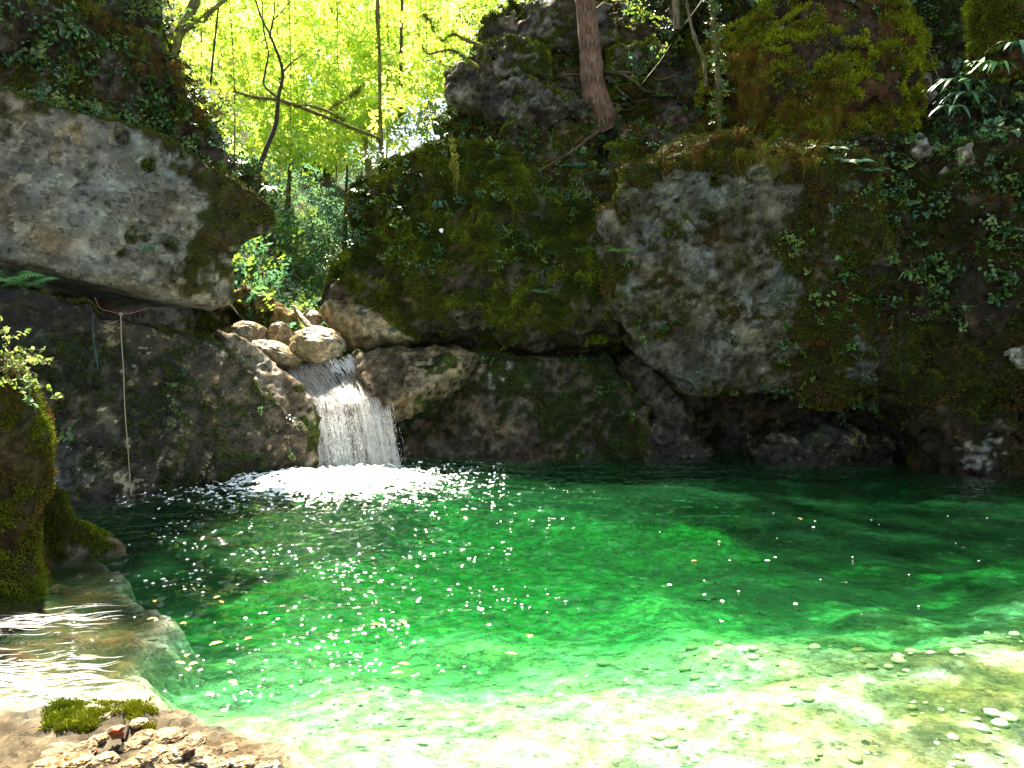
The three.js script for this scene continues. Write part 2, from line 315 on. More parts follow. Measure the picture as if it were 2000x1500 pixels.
// ------------------------------------------------------------------ rock masses
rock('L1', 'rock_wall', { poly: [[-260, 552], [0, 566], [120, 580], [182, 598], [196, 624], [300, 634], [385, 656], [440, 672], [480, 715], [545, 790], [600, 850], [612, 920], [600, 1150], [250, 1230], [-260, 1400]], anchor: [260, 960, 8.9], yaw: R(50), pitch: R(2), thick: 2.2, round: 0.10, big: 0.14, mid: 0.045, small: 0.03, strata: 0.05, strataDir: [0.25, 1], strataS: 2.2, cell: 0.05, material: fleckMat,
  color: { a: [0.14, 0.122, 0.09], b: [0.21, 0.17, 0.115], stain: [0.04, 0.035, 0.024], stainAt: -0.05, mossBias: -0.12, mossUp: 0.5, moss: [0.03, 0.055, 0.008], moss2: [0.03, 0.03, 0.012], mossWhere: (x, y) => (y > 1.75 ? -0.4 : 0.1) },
  pales: [[190, 735, 0.2], [240, 745, 0.16], [300, 715, 0.12], [330, 780, 0.14], [380, 800, 0.1], [180, 930, 0.26], [240, 935, 0.2], [300, 930, 0.16], [140, 790, 0.16], [140, 900, 0.2], [250, 860, 0.12], [420, 680, 0.12], [215, 820, 0.14], [350, 690, 0.08], [330, 830, 0.1]],
  label: 'dark wet rock wall left of the waterfall, flecked with pale spots', category: 'rock wall' });
rock('L2', 'overhanging_boulder', { poly: [[-260, 135], [0, 172], [180, 218], [330, 268], [430, 322], [500, 368], [537, 412], [530, 446], [488, 472], [465, 492], [474, 560], [466, 602], [400, 596], [300, 572], [180, 546], [60, 522], [-260, 466]], anchor: [250, 400, 8.8], yaw: R(47), pitch: R(-3), thick: 3, round: 0.10, big: 0.09, mid: 0.018, small: 0.014, strata: 0.022, strataDir: [0.28, 1], strataS: 2.4, cell: 0.05,
  pits: [[240, 265, 0.07, 0.2], [290, 322, 0.075, 0.2, 2], [255, 462, 0.07, 0.18], [262, 448, 0.05, 0.15], [285, 464, 0.055, 0.16], [332, 472, 0.07, 0.16], [235, 495, 0.05, 0.12], [370, 510, 0.05, 0.12]],
  color: { mott: 0.3, a: [0.275, 0.262, 0.225], b: [0.245, 0.22, 0.175], stain: [0.19, 0.165, 0.125], stainAt: 0.12, mossBias: -0.52, mossUp: 0.6, moss: [0.05, 0.055, 0.012], moss2: [0.06, 0.045, 0.02], slant: [1, 1, 1], mossWhere: (x, y, z) => 0.75 * ss(-4.1, -3.5, x) + 0.5 * ss(0.25, 0, Math.hypot(x + 4.55, y - 3.05)) },
  label: 'huge overhanging grey limestone block above the dark crevice', category: 'boulder' });
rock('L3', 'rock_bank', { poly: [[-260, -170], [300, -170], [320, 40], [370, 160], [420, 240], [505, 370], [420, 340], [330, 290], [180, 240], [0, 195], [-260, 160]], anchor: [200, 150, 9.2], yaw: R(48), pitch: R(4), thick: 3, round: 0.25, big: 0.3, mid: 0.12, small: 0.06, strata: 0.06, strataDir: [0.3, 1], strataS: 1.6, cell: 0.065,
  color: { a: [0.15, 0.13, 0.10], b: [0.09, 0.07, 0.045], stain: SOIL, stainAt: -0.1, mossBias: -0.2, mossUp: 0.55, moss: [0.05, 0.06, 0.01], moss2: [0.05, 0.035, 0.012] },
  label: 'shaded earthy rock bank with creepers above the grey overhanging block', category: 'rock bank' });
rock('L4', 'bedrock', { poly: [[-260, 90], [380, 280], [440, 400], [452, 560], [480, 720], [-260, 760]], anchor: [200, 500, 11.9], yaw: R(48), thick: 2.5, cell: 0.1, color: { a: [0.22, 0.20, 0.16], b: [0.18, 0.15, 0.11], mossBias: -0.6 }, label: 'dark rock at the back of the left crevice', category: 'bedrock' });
rock('LS', 'sloping_slab', { poly: [[430, 640], [478, 650], [530, 690], [585, 745], [628, 815], [625, 930], [600, 930], [575, 850], [510, 790], [450, 720]], anchor: [540, 770, 10.9], yaw: R(38), pitch: R(28), thick: 1.2, round: 0.12, big: 0.10, mid: 0.05, small: 0.03, strata: 0.05, strataDir: [0.6, 1], strataS: 3, cell: 0.035,
  color: { a: [0.36, 0.32, 0.25], b: [0.26, 0.22, 0.16], stain: [0.09, 0.08, 0.06], stainAt: 0.12, mossBias: -0.45, mossUp: -0.1, mossWhere: (x, y) => 0.9 * ss(0.95, 0.5, y) },
  label: 'pale smooth slab sloping down to the left side of the waterfall', category: 'rock' });
rock('R1', 'ledge_wall', { poly: [[700, 690], [780, 680], [850, 692], [930, 684], [1010, 698], [1120, 694], [1200, 740], [1260, 800], [1300, 900], [1300, 1080], [775, 1080], [768, 880], [752, 795], [720, 745]], anchor: [1000, 800, 12.2], yaw: R(-4), pitch: R(4), thick: 1.6, round: 0.16, big: 0.18, mid: 0.07, small: 0.04, cell: 0.05, material: rockMat,
  color: { a: [0.12, 0.105, 0.075], b: [0.14, 0.115, 0.08], stain: [0.07, 0.06, 0.04], stainAt: 0, mossBias: 0.02, mossUp: 0.3, moss: [0.026, 0.042, 0.007], moss2: [0.03, 0.03, 0.010] },
  pales: [[943, 700, 0.13], [955, 735, 0.16], [965, 765, 0.13], [985, 750, 0.11], [990, 706, 0.12], [1014, 705, 0.07], [930, 690, 0.07], [1010, 760, 0.06], [800, 880, 0.07], [1110, 800, 0.08], [870, 700, 0.1]],
  label: 'low dark mossy ledge wall right of the waterfall', category: 'rock wall' });
rock('R1b', 'lip_slab', { poly: [[690, 690], [780, 676], [900, 680], [930, 694], [880, 730], [800, 775], [748, 792], [715, 750]], anchor: [790, 735, 11.75], yaw: R(4), pitch: R(46), thick: 0.45, round: 0.05, big: 0.06, mid: 0.05, small: 0.035, strata: 0.04, strataDir: [-0.3, 1], strataS: 4, cell: 0.035,
  color: { a: [0.27, 0.22, 0.14], b: [0.20, 0.155, 0.09], stain: [0.08, 0.062, 0.035], stainAt: 0.05, mossBias: -0.35, mossUp: 0 }, label: 'pale wet rock lip tilting towards the cascade from the right', category: 'rock' });
rock('R2', 'mossy_boulder', { poly: [[618, 585], [635, 550], [660, 500], [684, 440], [676, 390], [704, 335], [760, 290], [860, 245], [960, 275], [1060, 330], [1190, 390], [1216, 470], [1214, 560], [1205, 640], [1140, 668], [1000, 664], [880, 662], [780, 660], [700, 640]], anchor: [900, 500, 12.5], yaw: R(-6), pitch: R(12), thick: 2.4, round: 0.55, big: 0.3, mid: 0.13, small: 0.06, cell: 0.055,
  color: { a: [0.08, 0.07, 0.045], b: [0.10, 0.08, 0.05], stain: [0.035, 0.03, 0.018], stainAt: 0, mossBias: 0.05, mossUp: 0.5, moss: [0.045, 0.055, 0.008], moss2: [0.035, 0.032, 0.010], mossWhere: (x, y) => (y > 3 ? 0.35 : -0.05) },
  label: 'big rounded boulder covered in moss and small plants beside the gap', category: 'boulder' });
rock('R2b', 'water_worn_rock', { poly: [[612, 600], [630, 565], [700, 570], [745, 600], [800, 655], [760, 670], [690, 672], [640, 648]], anchor: [690, 620, 12.5], yaw: R(-4), pitch: R(16), thick: 1.2, round: 0.3, big: 0.12, mid: 0.03, small: 0.02, strata: 0.015, strataDir: [0.3, 1], strataS: 7, cell: 0.035, material: wornMat,
  color: { a: [0.40, 0.31, 0.16], b: [0.32, 0.24, 0.12], stain: [0.16, 0.12, 0.06], stainAt: 0.2, mossBias: -0.75, mossUp: 0.3, mossWhere: (x, y) => 0.6 * ss(2.1, 2.4, y) },
  label: 'smooth tan water-worn rock under the mossy boulder', category: 'rock' });
rock('R3', 'leaning_rock_face', { poly: [[1174, 610], [1166, 430], [1215, 335], [1330, 290], [1450, 255], [1560, 270], [1720, 330], [1760, 520], [1790, 640], [1810, 770], [1720, 800], [1600, 780], [1480, 780], [1400, 768], [1330, 748], [1250, 698]], anchor: [1400, 550, 11.5], yaw: R(-10), pitch: R(-10), thick: 2.6, round: 0.35, big: 0.34, mid: 0.07, small: 0.035, strata: 0.08, strataDir: [0.8, 0.6], strataS: 1.0, cell: 0.055,
  color: { a: [0.20, 0.195, 0.175], b: [0.155, 0.14, 0.105], stain: [0.085, 0.072, 0.045], stainAt: 0.1, mossBias: -0.33, mossUp: 0.6, moss: [0.03, 0.036, 0.007], moss2: [0.04, 0.026, 0.010], slant: [1, 0.6, 1], mossWhere: (x, y) => 0.75 * ss(3.3, 4.5, x) + 0.45 * ss(2.1, 1.5, x) + 0.25 * ss(1.7, 1.0, y) + 0.6 * ss(3.8, 4.4, y), mott: 0.6, pale: 0.35 },
  pales: [[1475, 322, 0.3], [1345, 450, 0.3], [1310, 380, 0.22], [1330, 560, 0.3], [1420, 610, 0.3], [1460, 650, 0.25], [1540, 700, 0.2], [1650, 750, 0.25], [1290, 600, 0.2]],
  label: 'large leaning grey rock face overhanging the far side of the pool', category: 'rock face' });
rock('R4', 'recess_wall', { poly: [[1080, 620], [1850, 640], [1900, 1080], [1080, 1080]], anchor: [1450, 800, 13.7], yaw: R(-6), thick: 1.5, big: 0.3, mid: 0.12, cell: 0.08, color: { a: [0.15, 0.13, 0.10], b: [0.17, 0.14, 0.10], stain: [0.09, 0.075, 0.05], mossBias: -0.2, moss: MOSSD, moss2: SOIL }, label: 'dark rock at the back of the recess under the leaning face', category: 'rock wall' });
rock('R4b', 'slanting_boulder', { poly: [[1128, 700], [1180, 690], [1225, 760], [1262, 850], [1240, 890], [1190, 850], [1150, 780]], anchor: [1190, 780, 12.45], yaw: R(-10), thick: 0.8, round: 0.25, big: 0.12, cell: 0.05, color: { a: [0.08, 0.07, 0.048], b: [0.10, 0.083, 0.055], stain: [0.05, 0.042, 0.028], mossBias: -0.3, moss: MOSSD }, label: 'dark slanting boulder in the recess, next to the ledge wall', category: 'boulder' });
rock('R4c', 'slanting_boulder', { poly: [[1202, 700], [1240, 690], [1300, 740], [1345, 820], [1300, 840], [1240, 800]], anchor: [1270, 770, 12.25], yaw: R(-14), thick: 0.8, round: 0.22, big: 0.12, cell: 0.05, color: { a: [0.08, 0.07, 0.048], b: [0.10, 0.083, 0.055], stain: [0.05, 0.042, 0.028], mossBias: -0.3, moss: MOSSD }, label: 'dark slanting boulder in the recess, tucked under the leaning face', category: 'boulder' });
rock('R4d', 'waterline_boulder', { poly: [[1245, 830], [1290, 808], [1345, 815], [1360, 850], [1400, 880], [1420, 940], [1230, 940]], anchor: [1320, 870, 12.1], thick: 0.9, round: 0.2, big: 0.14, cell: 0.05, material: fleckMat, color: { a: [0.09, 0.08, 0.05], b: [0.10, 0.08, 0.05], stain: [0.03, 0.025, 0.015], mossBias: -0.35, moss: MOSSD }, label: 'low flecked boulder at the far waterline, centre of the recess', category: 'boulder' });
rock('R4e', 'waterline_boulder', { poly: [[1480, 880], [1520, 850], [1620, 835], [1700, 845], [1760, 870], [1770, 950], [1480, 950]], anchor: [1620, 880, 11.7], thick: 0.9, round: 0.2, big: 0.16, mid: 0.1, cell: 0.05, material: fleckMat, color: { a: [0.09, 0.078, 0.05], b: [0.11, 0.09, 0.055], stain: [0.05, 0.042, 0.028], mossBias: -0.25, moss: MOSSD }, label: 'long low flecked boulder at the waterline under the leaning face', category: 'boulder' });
rock('R5', 'overgrown_wall', { poly: [[1545, 330], [1640, 265], [1760, 290], [1900, 270], [2200, 180], [2200, 1080], [1830, 1080], [1812, 880], [1750, 800], [1690, 700], [1600, 540]], anchor: [1850, 620, 10.8], yaw: R(-24), pitch: R(6), thick: 2.2, round: 0.35, big: 0.42, mid: 0.16, small: 0.07, cell: 0.06, extra: (u, w) => 0.25 * ss(0.3, -1.6, w) * 0,
  color: { a: [0.07, 0.058, 0.035], b: [0.06, 0.045, 0.028], stain: [0.025, 0.018, 0.01], stainAt: -0.15, mossBias: 0.12, mossUp: 0.4, moss: [0.02, 0.026, 0.005], moss2: [0.022, 0.018, 0.006], mossWhere: (x, y) => (y < 0.9 ? -0.35 : 0) },
  pales: [[1905, 880, 0.2], [1925, 870, 0.15], [1940, 835, 0.1], [1850, 800, 0.06]],
  label: 'dark overgrown rock wall at the right with ferns and hanging plants', category: 'rock wall' });
rock('R6', 'moss_hump', { poly: [[1425, 90], [1470, 45], [1560, -40], [1700, -60], [1770, 40], [1800, 150], [1810, 240], [1740, 300], [1640, 330], [1540, 330], [1470, 300], [1440, 210]], anchor: [1600, 150, 12.0], yaw: R(-8), pitch: R(24), thick: 2.4, round: 0.5, big: 0.35, mid: 0.15, small: 0.08, cell: 0.06, extra: (u, w) => 0.28 * ss(-0.3, 0.5, w) - 0.25 * ss(-0.1, -0.8, w),
  color: { a: [0.07, 0.04, 0.02], b: [0.09, 0.045, 0.02], stain: SOIL, stainAt: 0, mossBias: -0.12, mossUp: 0.9, moss: [0.055, 0.075, 0.008], moss2: [0.045, 0.05, 0.008] },
  label: 'thick moss-covered hump with hanging brown moss curtains, above the leaning face', category: 'moss hump' });
rock('R7', 'earth_slope', { poly: [[865, 250], [880, 150], [930, 60], [1000, 20], [1200, -30], [1450, -60], [1520, 100], [1500, 320], [1330, 350], [1190, 420], [1020, 330]], anchor: [1160, 230, 13.3], yaw: R(-6), pitch: R(26), thick: 3, round: 0.4, big: 0.5, mid: 0.22, small: 0.08, cell: 0.06, bigS: 0.9, strata: 0.14, strataDir: [0.1, 1], strataS: 0.9,
  color: { a: [0.17, 0.15, 0.115], b: [0.12, 0.095, 0.06], stain: SOIL, stainAt: -0.05, mossBias: 0.02, mossUp: 0.3, moss: [0.04, 0.05, 0.008], moss2: [0.045, 0.035, 0.012] },
  label: 'mossy earth and rock slope holding the roots of the brown tree', category: 'slope' });
const blocks = [
  [[[1012, 62], [1035, 14], [1100, -8], [1180, 18], [1215, 72], [1150, 84], [1060, 88]], [1110, 45, 13.6], 'pale pitted limestone block at the very top, behind the brown trunk', 0.8],
  [[[948, 68], [958, 28], [1005, 20], [1032, 55], [1020, 84], [975, 82]], [990, 52, 13.7], 'small jagged grey block at the top, left of the pale pitted one', 0.6],
  [[[942, 142], [948, 88], [1000, 72], [1062, 96], [1066, 138], [1000, 152]], [1000, 112, 13.3], 'dark rounded block with a pale top edge below the jagged one', 0.8],
  [[[874, 196], [878, 140], [915, 118], [950, 150], [985, 165], [955, 205], [905, 200]], [920, 165, 13.2], 'grey mossy block at the corner nearest the bright gap', 0.7],
  [[[945, 225], [950, 172], [1030, 158], [1110, 178], [1150, 196], [1146, 230], [1060, 240]], [1045, 200, 12.95], 'flat-topped layered block just below the foot of the brown trunk', 0.9],
  [[[1320, 120], [1270, 80], [1240, 92], [1190, 88], [1195, 112], [1260, 125]], [1250, 102, 13.4], 'low mossy pale block right of the brown trunk', 0.5],
];
for (const [poly, anchor, label, thick] of blocks) rock('blk' + anchor[0], 'limestone_block', { poly, anchor, yaw: R(-6), pitch: R(12), thick, round: 0.06, big: 0.16, mid: 0.10, small: 0.05, strata: 0.07, strataS: 2.4, cell: 0.035, label, category: 'boulder', grp: 'limestone blocks on the upper ledge',
  color: { a: [0.21, 0.195, 0.16], b: [0.14, 0.12, 0.09], stain: [0.04, 0.035, 0.025], stainAt: -0.02, mossBias: -0.16, mossUp: 0.35 } });
rock('R8', 'mossy_rock', { poly: [[1905, 30], [1925, -20], [2010, -60], [2120, -40], [2120, 60], [2000, 60], [1945, 75], [1918, 60]], anchor: [1990, 20, 9.6], yaw: R(-20), pitch: R(10), thick: 1.2, round: 0.3, big: 0.2, mid: 0.08, cell: 0.05, color: { a: RUST, b: SOIL, mossBias: 0.25, mossUp: 0.6, moss: [0.06, 0.07, 0.008], moss2: [0.05, 0.05, 0.008] }, label: 'moss-covered rock jutting in at the top right corner', category: 'rock' });
rock('R9', 'gully_rock', { poly: [[1740, 60], [1800, -100], [2300, -120], [2300, 300], [1900, 320], [1800, 300]], anchor: [1950, 120, 12.2], yaw: R(-22), pitch: R(16), thick: 1.6, round: 0.3, big: 0.5, mid: 0.2, small: 0.07, cell: 0.07, color: { a: [0.07, 0.055, 0.035], b: [0.09, 0.07, 0.04], stain: SOIL, stainAt: -0.2, mossBias: -0.05, mossUp: 0.4, moss: [0.03, 0.045, 0.008], moss2: [0.02, 0.025, 0.008] }, label: 'dark gully rock behind the ferns at the upper right', category: 'rock' });
for (const [poly, anchor, label] of [
  [[[1764, 276], [1800, 262], [1822, 285], [1815, 300], [1772, 296]], [1792, 282, 10.55], 'largest pale bare stone patch in the gully at the right'],
  [[[1775, 232], [1800, 222], [1830, 220], [1828, 255], [1800, 262]], [1805, 240, 10.8], 'pale crumbly stone just above the largest bare one in the gully'],
  [[[1785, 128], [1810, 140], [1828, 155], [1815, 162], [1796, 152]], [1808, 147, 11.1], 'small pale stone under the dead stick in the gully'],
  [[[1872, 288], [1890, 286], [1903, 300], [1880, 304]], [1888, 296, 10.3], 'little pale stone right of the gully stones'],
  [[[1835, 335], [1850, 326], [1866, 338], [1850, 348]], [1850, 338, 10.3], 'little pale stone below the gully stones'],
  [[[1975, 690], [2000, 676], [2030, 690], [2030, 720], [1990, 718]], [2000, 700, 9.95], 'pale bare stone at the right edge above the water'],
]) rock('st' + anchor[0], 'bare_stone', { poly, anchor: [anchor[0], anchor[1], surfaceAt(anchor[0], anchor[1], anchor[2], 0.02)], yaw: R(-20), pitch: R(28), thick: 0.4, round: 0.05, big: 0.10, mid: 0.06, small: 0.04, cell: 0.025, color: { a: [0.42, 0.40, 0.34], b: [0.36, 0.33, 0.27], mossBias: -0.7 }, label, category: 'stone', grp: 'pale bare stones on the right wall' });
// near left mossy rock and its foot
rock('N1', 'mossy_rock', { poly: [[-300, 640], [-40, 690], [20, 722], [48, 770], [78, 830], [94, 880], [86, 940], [72, 1000], [74, 1080], [98, 1165], [120, 1330], [-300, 1380]], anchor: [60, 1000, 5.3], yaw: R(34), pitch: R(-2), thick: 1.1, round: 0.12, big: 0.10, mid: 0.05, small: 0.03, cell: 0.03,
  color: { a: [0.06, 0.045, 0.02], b: [0.05, 0.05, 0.015], stain: SOIL, stainAt: 0.1, mossBias: 0.12, mossUp: 0.2, moss: [0.045, 0.05, 0.006], moss2: [0.03, 0.028, 0.008] },
  label: 'tall mossy rock at the left edge with a bright moss rim', category: 'rock' });
rock('N2', 'mossy_rock', { poly: [[60, 960], [105, 965], [135, 1008], [180, 1038], [225, 1056], [238, 1072], [205, 1090], [110, 1120], [60, 1120]], anchor: [150, 1060, 6.3], yaw: R(25), pitch: R(20), thick: 1.0, round: 0.12, big: 0.08, mid: 0.04, small: 0.03, cell: 0.03,
  color: { a: [0.22, 0.17, 0.13], b: [0.16, 0.12, 0.08], stain: DARK, mossBias: 0.3, mossUp: 0.2, moss: [0.045, 0.055, 0.007], moss2: [0.04, 0.04, 0.01], mossWhere: (x, y) => -1.0 * ss(0.16, 0.06, y) },
  label: 'low mossy rock foot running into the water behind the tall mossy rock', category: 'rock' });


// ------------------------------------------------------------------ cascade, waterfall, upstream boulders
const lines = [[[556, 714, 12.3], [708, 690, 12.25]], [[574, 745, 11.9], [738, 735, 11.92]], [[600, 795, 11.42], [757, 786, 11.45]], [[611, 850, 11.24], [768, 846, 11.28]], [[622, 925, 11.1], [782, 920, 11.15]]];
const edgeL = new THREE.CatmullRomCurve3(lines.map((l) => at(...l[0])), false, 'centripetal'), edgeR = new THREE.CatmullRomCurve3(lines.map((l) => at(...l[1])), false, 'centripetal');
const fallAt = (s, t, off = 0) => { const p = edgeL.getPoint(t).lerp(edgeR.getPoint(t), s); p.z += off + 0.05 * Math.sin(s * 7) * ss(0.3, 0.9, t) + 0.04 * n3(s * 5, t * 2, 1); p.y += off * 0.6 + 0.035 * n3(s * 6, t * 3, 4) * (1 - t); return p; };
function sheet(nu, nv, f) {
  const pos = [], uv = [], idx = [];
  for (let j = 0; j <= nv; j++) for (let i = 0; i <= nu; i++) { const p = f(i / nu, j / nv); pos.push(p.x, p.y, p.z); uv.push(i / nu * 1.2, j / nv * 2); }
  for (let j = 0; j < nv; j++) for (let i = 0; i < nu; i++) { const a = j * (nu + 1) + i; idx.push(a, a + nu + 1, a + 1, a + 1, a + nu + 1, a + nu + 2); }
  const g = new THREE.BufferGeometry(); g.setAttribute('position', new THREE.Float32BufferAttribute(pos, 3)); g.setAttribute('uv', new THREE.Float32BufferAttribute(uv, 2)); g.setIndex(idx); g.computeVertexNormals(); return g;
}
{
  const pos = [], idx = [], nu = 44, nv = 60;
  for (let j = 0; j <= nv; j++) for (let i = 0; i <= nu; i++) {
    const s = -0.05 + 1.1 * i / nu, v = j / nv; let p;
    if (v < 0.6) { p = fallAt(s, v / 0.6 * 0.5, -0.06); } else { p = fallAt(s, 0.5, -0.06); const k = (v - 0.6) / 0.4; p.y -= k * 1.9; p.z -= 0.30 * Math.sin(Math.min(1, k * 2) * Math.PI / 2); }
    const e = Math.max(0, -s, s - 1) * 0.6; p.y += e * 0.7; p.x += 0.02 * n3(p.y * 4, s * 6, 2); p.z += 0.05 * fbm(p.x * 4, p.y * 4, p.z * 4); p.y += 0.03 * ridge(p.x * 5, p.y * 5, p.z * 5);
    pos.push(p.x, p.y, p.z);
  }
  for (let j = 0; j < nv; j++) for (let i = 0; i < nu; i++) { const a = j * (nu + 1) + i; idx.push(a, a + nu + 1, a + 1, a + 1, a + nu + 1, a + nu + 2); }
  // the upstream bed goes on behind the lip
  const m = mesh('cascade_bed', boxed(pos, idx, rockColor({ a: [0.30, 0.22, 0.11], b: [0.22, 0.15, 0.07], stain: [0.08, 0.06, 0.03], stainAt: 0.1, mossBias: -0.5, mossUp: 0 })), wornMat);
  tag(m, 'wet brown rock chute under the cascade', 'rock chute', null, 'structure');
}
rock('CB', 'channel_floor', { poly: [[420, 655], [560, 694], [720, 684], [900, 672], [900, 694], [560, 706], [420, 690]], anchor: [640, 720, 12.4], pitch: R(70), thick: 2.4, round: 0.1, big: 0.1, mid: 0.04, cell: 0.06, material: wornMat, color: { a: [0.22, 0.16, 0.08], b: [0.16, 0.11, 0.06], mossBias: -0.8 }, label: 'brown stream bed above the cascade lip', category: 'stream bed' });

const whiteWater = new THREE.MeshPhysicalMaterial({ name: 'white_water', color: new THREE.Color().setRGB(0.93, 0.94, 0.95), roughness: 0.6, transmission: 0.5, thickness: 0, side: THREE.DoubleSide });
const clearWater = new THREE.MeshPhysicalMaterial({ name: 'clear_film', color: 0xffffff, roughness: 0.05, transmission: 1, thickness: 0, ior: 1.33, side: THREE.DoubleSide, bumpMap: rep(rippleBump, 0.5), bumpScale: 0.015 });
function ribbons(count, f, r) {          // many thin strands of falling water, each a tapered strip
  const pos = [], idx = [];
  for (let k = 0; k < count; k++) {
    const { s, t0, t1, w, off } = f(k), n = 9, ph = r() * 9, b = pos.length / 3;
    for (let i = 0; i <= n; i++) {
      const q = i / n, t = mix(t0, t1, q), p = fallAt(s + 0.012 * n3(ph, t * 5, 3) + (s - 0.5) * 0.05 * t, t, off + 0.02 * n3(ph, t * 7, 8)), h = w * Math.sin(Math.PI * clamp(q * 0.94 + 0.03)) * (0.7 + 0.5 * n3(ph, q * 6, 1));
      pos.push(p.x - h, p.y + 0.004, p.z + 0.012 * n3(ph, q * 3, 5), p.x + h, p.y, p.z);
      if (i < n) { const a = b + i * 2; idx.push(a, a + 2, a + 1, a + 1, a + 2, a + 3); }
    }
  }
  const g = new THREE.BufferGeometry(); g.setAttribute('position', new THREE.Float32BufferAttribute(pos, 3)); g.setIndex(idx); g.computeVertexNormals(); return g;
}
{
  const wf = group('waterfall');
  tag(wf, 'small waterfall pouring over the rock lip into the pool', 'waterfall');
  mesh('water_film', sheet(40, 60, (s, t) => fallAt(s, t, 0.0)), clearWater, wf);
  const r = rngOf(31);
  const bunch = Array.from({ length: 46 }, () => r());
  const across = () => clamp(bunch[(r() * bunch.length) | 0] + (r() + r() - 1) * 0.03);
  const curtain = mesh('falling_strands', ribbons(8500, () => { const v = r(), s = v < 0.5 ? across() : v < 0.94 ? r() : mix(-0.06, 1.08, r()), t0 = mix(0.38, 0.98, r() ** 0.75); return { s, t0, t1: Math.min(1.03, t0 + mix(0.02, 0.13, r() ** 1.6)), w: mix(0.0008, 0.0034, r() * r()), off: mix(-0.07, 0.09, r()) * ss(0.35, 0.7, t0) }; }, r), whiteWater, wf); curtain.userData.kind = 'stuff';
  const slide = mesh('sliding_streaks', ribbons(1300, () => { const left = r() < 0.7, s = left ? mix(0, 0.5, r()) : mix(0.4, 1, r()), t0 = mix(0, 0.42, r()); return { s, t0, t1: t0 + mix(0.04, 0.16, r()), w: mix(0.001, 0.0045, r() * r()), off: mix(0.008, 0.02, r()) }; }, r), whiteWater, wf); slide.userData.kind = 'stuff';
  const crest = mesh('crest_foam', ribbons(220, () => { const s = mix(0.5, 1.0, r()), t0 = mix(-0.0, 0.14, r()); return { s, t0, t1: t0 + mix(0.04, 0.12, r()), w: mix(0.008, 0.03, r() * r()), off: mix(0.01, 0.05, r()) }; }, r), whiteWater, wf); crest.userData.kind = 'stuff';
  const drop = new THREE.IcosahedronGeometry(0.006, 0), im = new THREE.InstancedMesh(drop, whiteWater, 2200), M = new THREE.Matrix4();
  for (let i = 0; i < 2200; i++) { const p = fallAt(mix(-0.04, 1.06, r()), mix(0.62, 1.03, r()), mix(-0.02, 0.12, r())); const k = mix(0.2, 0.6, r()); M.makeScale(k, k * 3, k).setPosition(p.x, p.y, p.z); im.setMatrixAt(i, M); }
  im.name = 'spray_drops'; im.userData.kind = 'stuff'; shade(im); wf.add(im);
}
// ------------------------------------------------------------------ foam at the foot of the fall
const foamMat = new THREE.MeshPhysicalMaterial({ name: 'foam', color: new THREE.Color().setRGB(0.86, 0.88, 0.89), roughness: 0.8, side: THREE.DoubleSide });
{
  const c = onWater(675, 930), step = 0.022, pos = [], idx = [], id = new Map(), dens = (x, z) => { const u = (x - c.x) / 1.12, v = (z - c.z - 0.35) / (z > c.z ? 1.15 : 0.7); return Math.exp(-(u * u + v * v) * 1.1); };
  const nx = 190, nz = 150, x0 = c.x - 2.1, z0 = c.z - 1.1;
  const hh = (x, z) => { const d = dens(x, z); return waveH(x, z) + 0.008 + d * (0.05 + 0.09 * Math.max(0, fbm(x * 5, 1, z * 5, 3) + 0.2)) + 0.05 * d * d; };
  const vert = (i, j) => { const k = i + j * 1000; if (!id.has(k)) { const x = x0 + i * step, z = z0 + j * step; id.set(k, pos.length / 3); pos.push(x, hh(x, z), z); } return id.get(k); };
  for (let j = 0; j < nz; j++) for (let i = 0; i < nx; i++) {
    const x = x0 + i * step, z = z0 + j * step;
    if (dens(x, z) + 0.34 * ridge(x * 2.2, 4, z * 5, 3) + 0.30 * n3(x * 10, 2, z * 22) + 0.12 * n3(x * 24, 5, z * 40) < 0.44) continue;
    const a = vert(i, j), b = vert(i + 1, j), d = vert(i, j + 1), e = vert(i + 1, j + 1); idx.push(a, d, b, b, d, e);
  }
  const g = new THREE.BufferGeometry(); g.setAttribute('position', new THREE.Float32BufferAttribute(pos, 3)); g.setIndex(idx); g.computeVertexNormals();
  tag(mesh('foam', g, foamMat), 'white churning foam where the waterfall hits the pool', 'foam', null, 'stuff');
}
function inst(name, geo, mat, list, parent) {      // list of { m: Matrix4, c: [r, g, b] }
  const im = new THREE.InstancedMesh(geo, mat, list.length), col = new THREE.Color();
  list.forEach(({ m, c }, i) => { im.setMatrixAt(i, m); if (c) im.setColorAt(i, col.setRGB(c[0], c[1], c[2])); });
  im.name = parent ? name : numbered(name); im.userData.kind = 'stuff'; shade(im); (parent ?? scene).add(im); return im;
}
const Q = new THREE.Quaternion(), Q2 = new THREE.Quaternion(), YUP = V(0, 1, 0);
const place = (p, n, spin, s, sy = s) => { Q.setFromUnitVectors(YUP, n); Q2.setFromAxisAngle(YUP, spin); return new THREE.Matrix4().compose(p, Q.clone().multiply(Q2), V(s, sy, s)); };
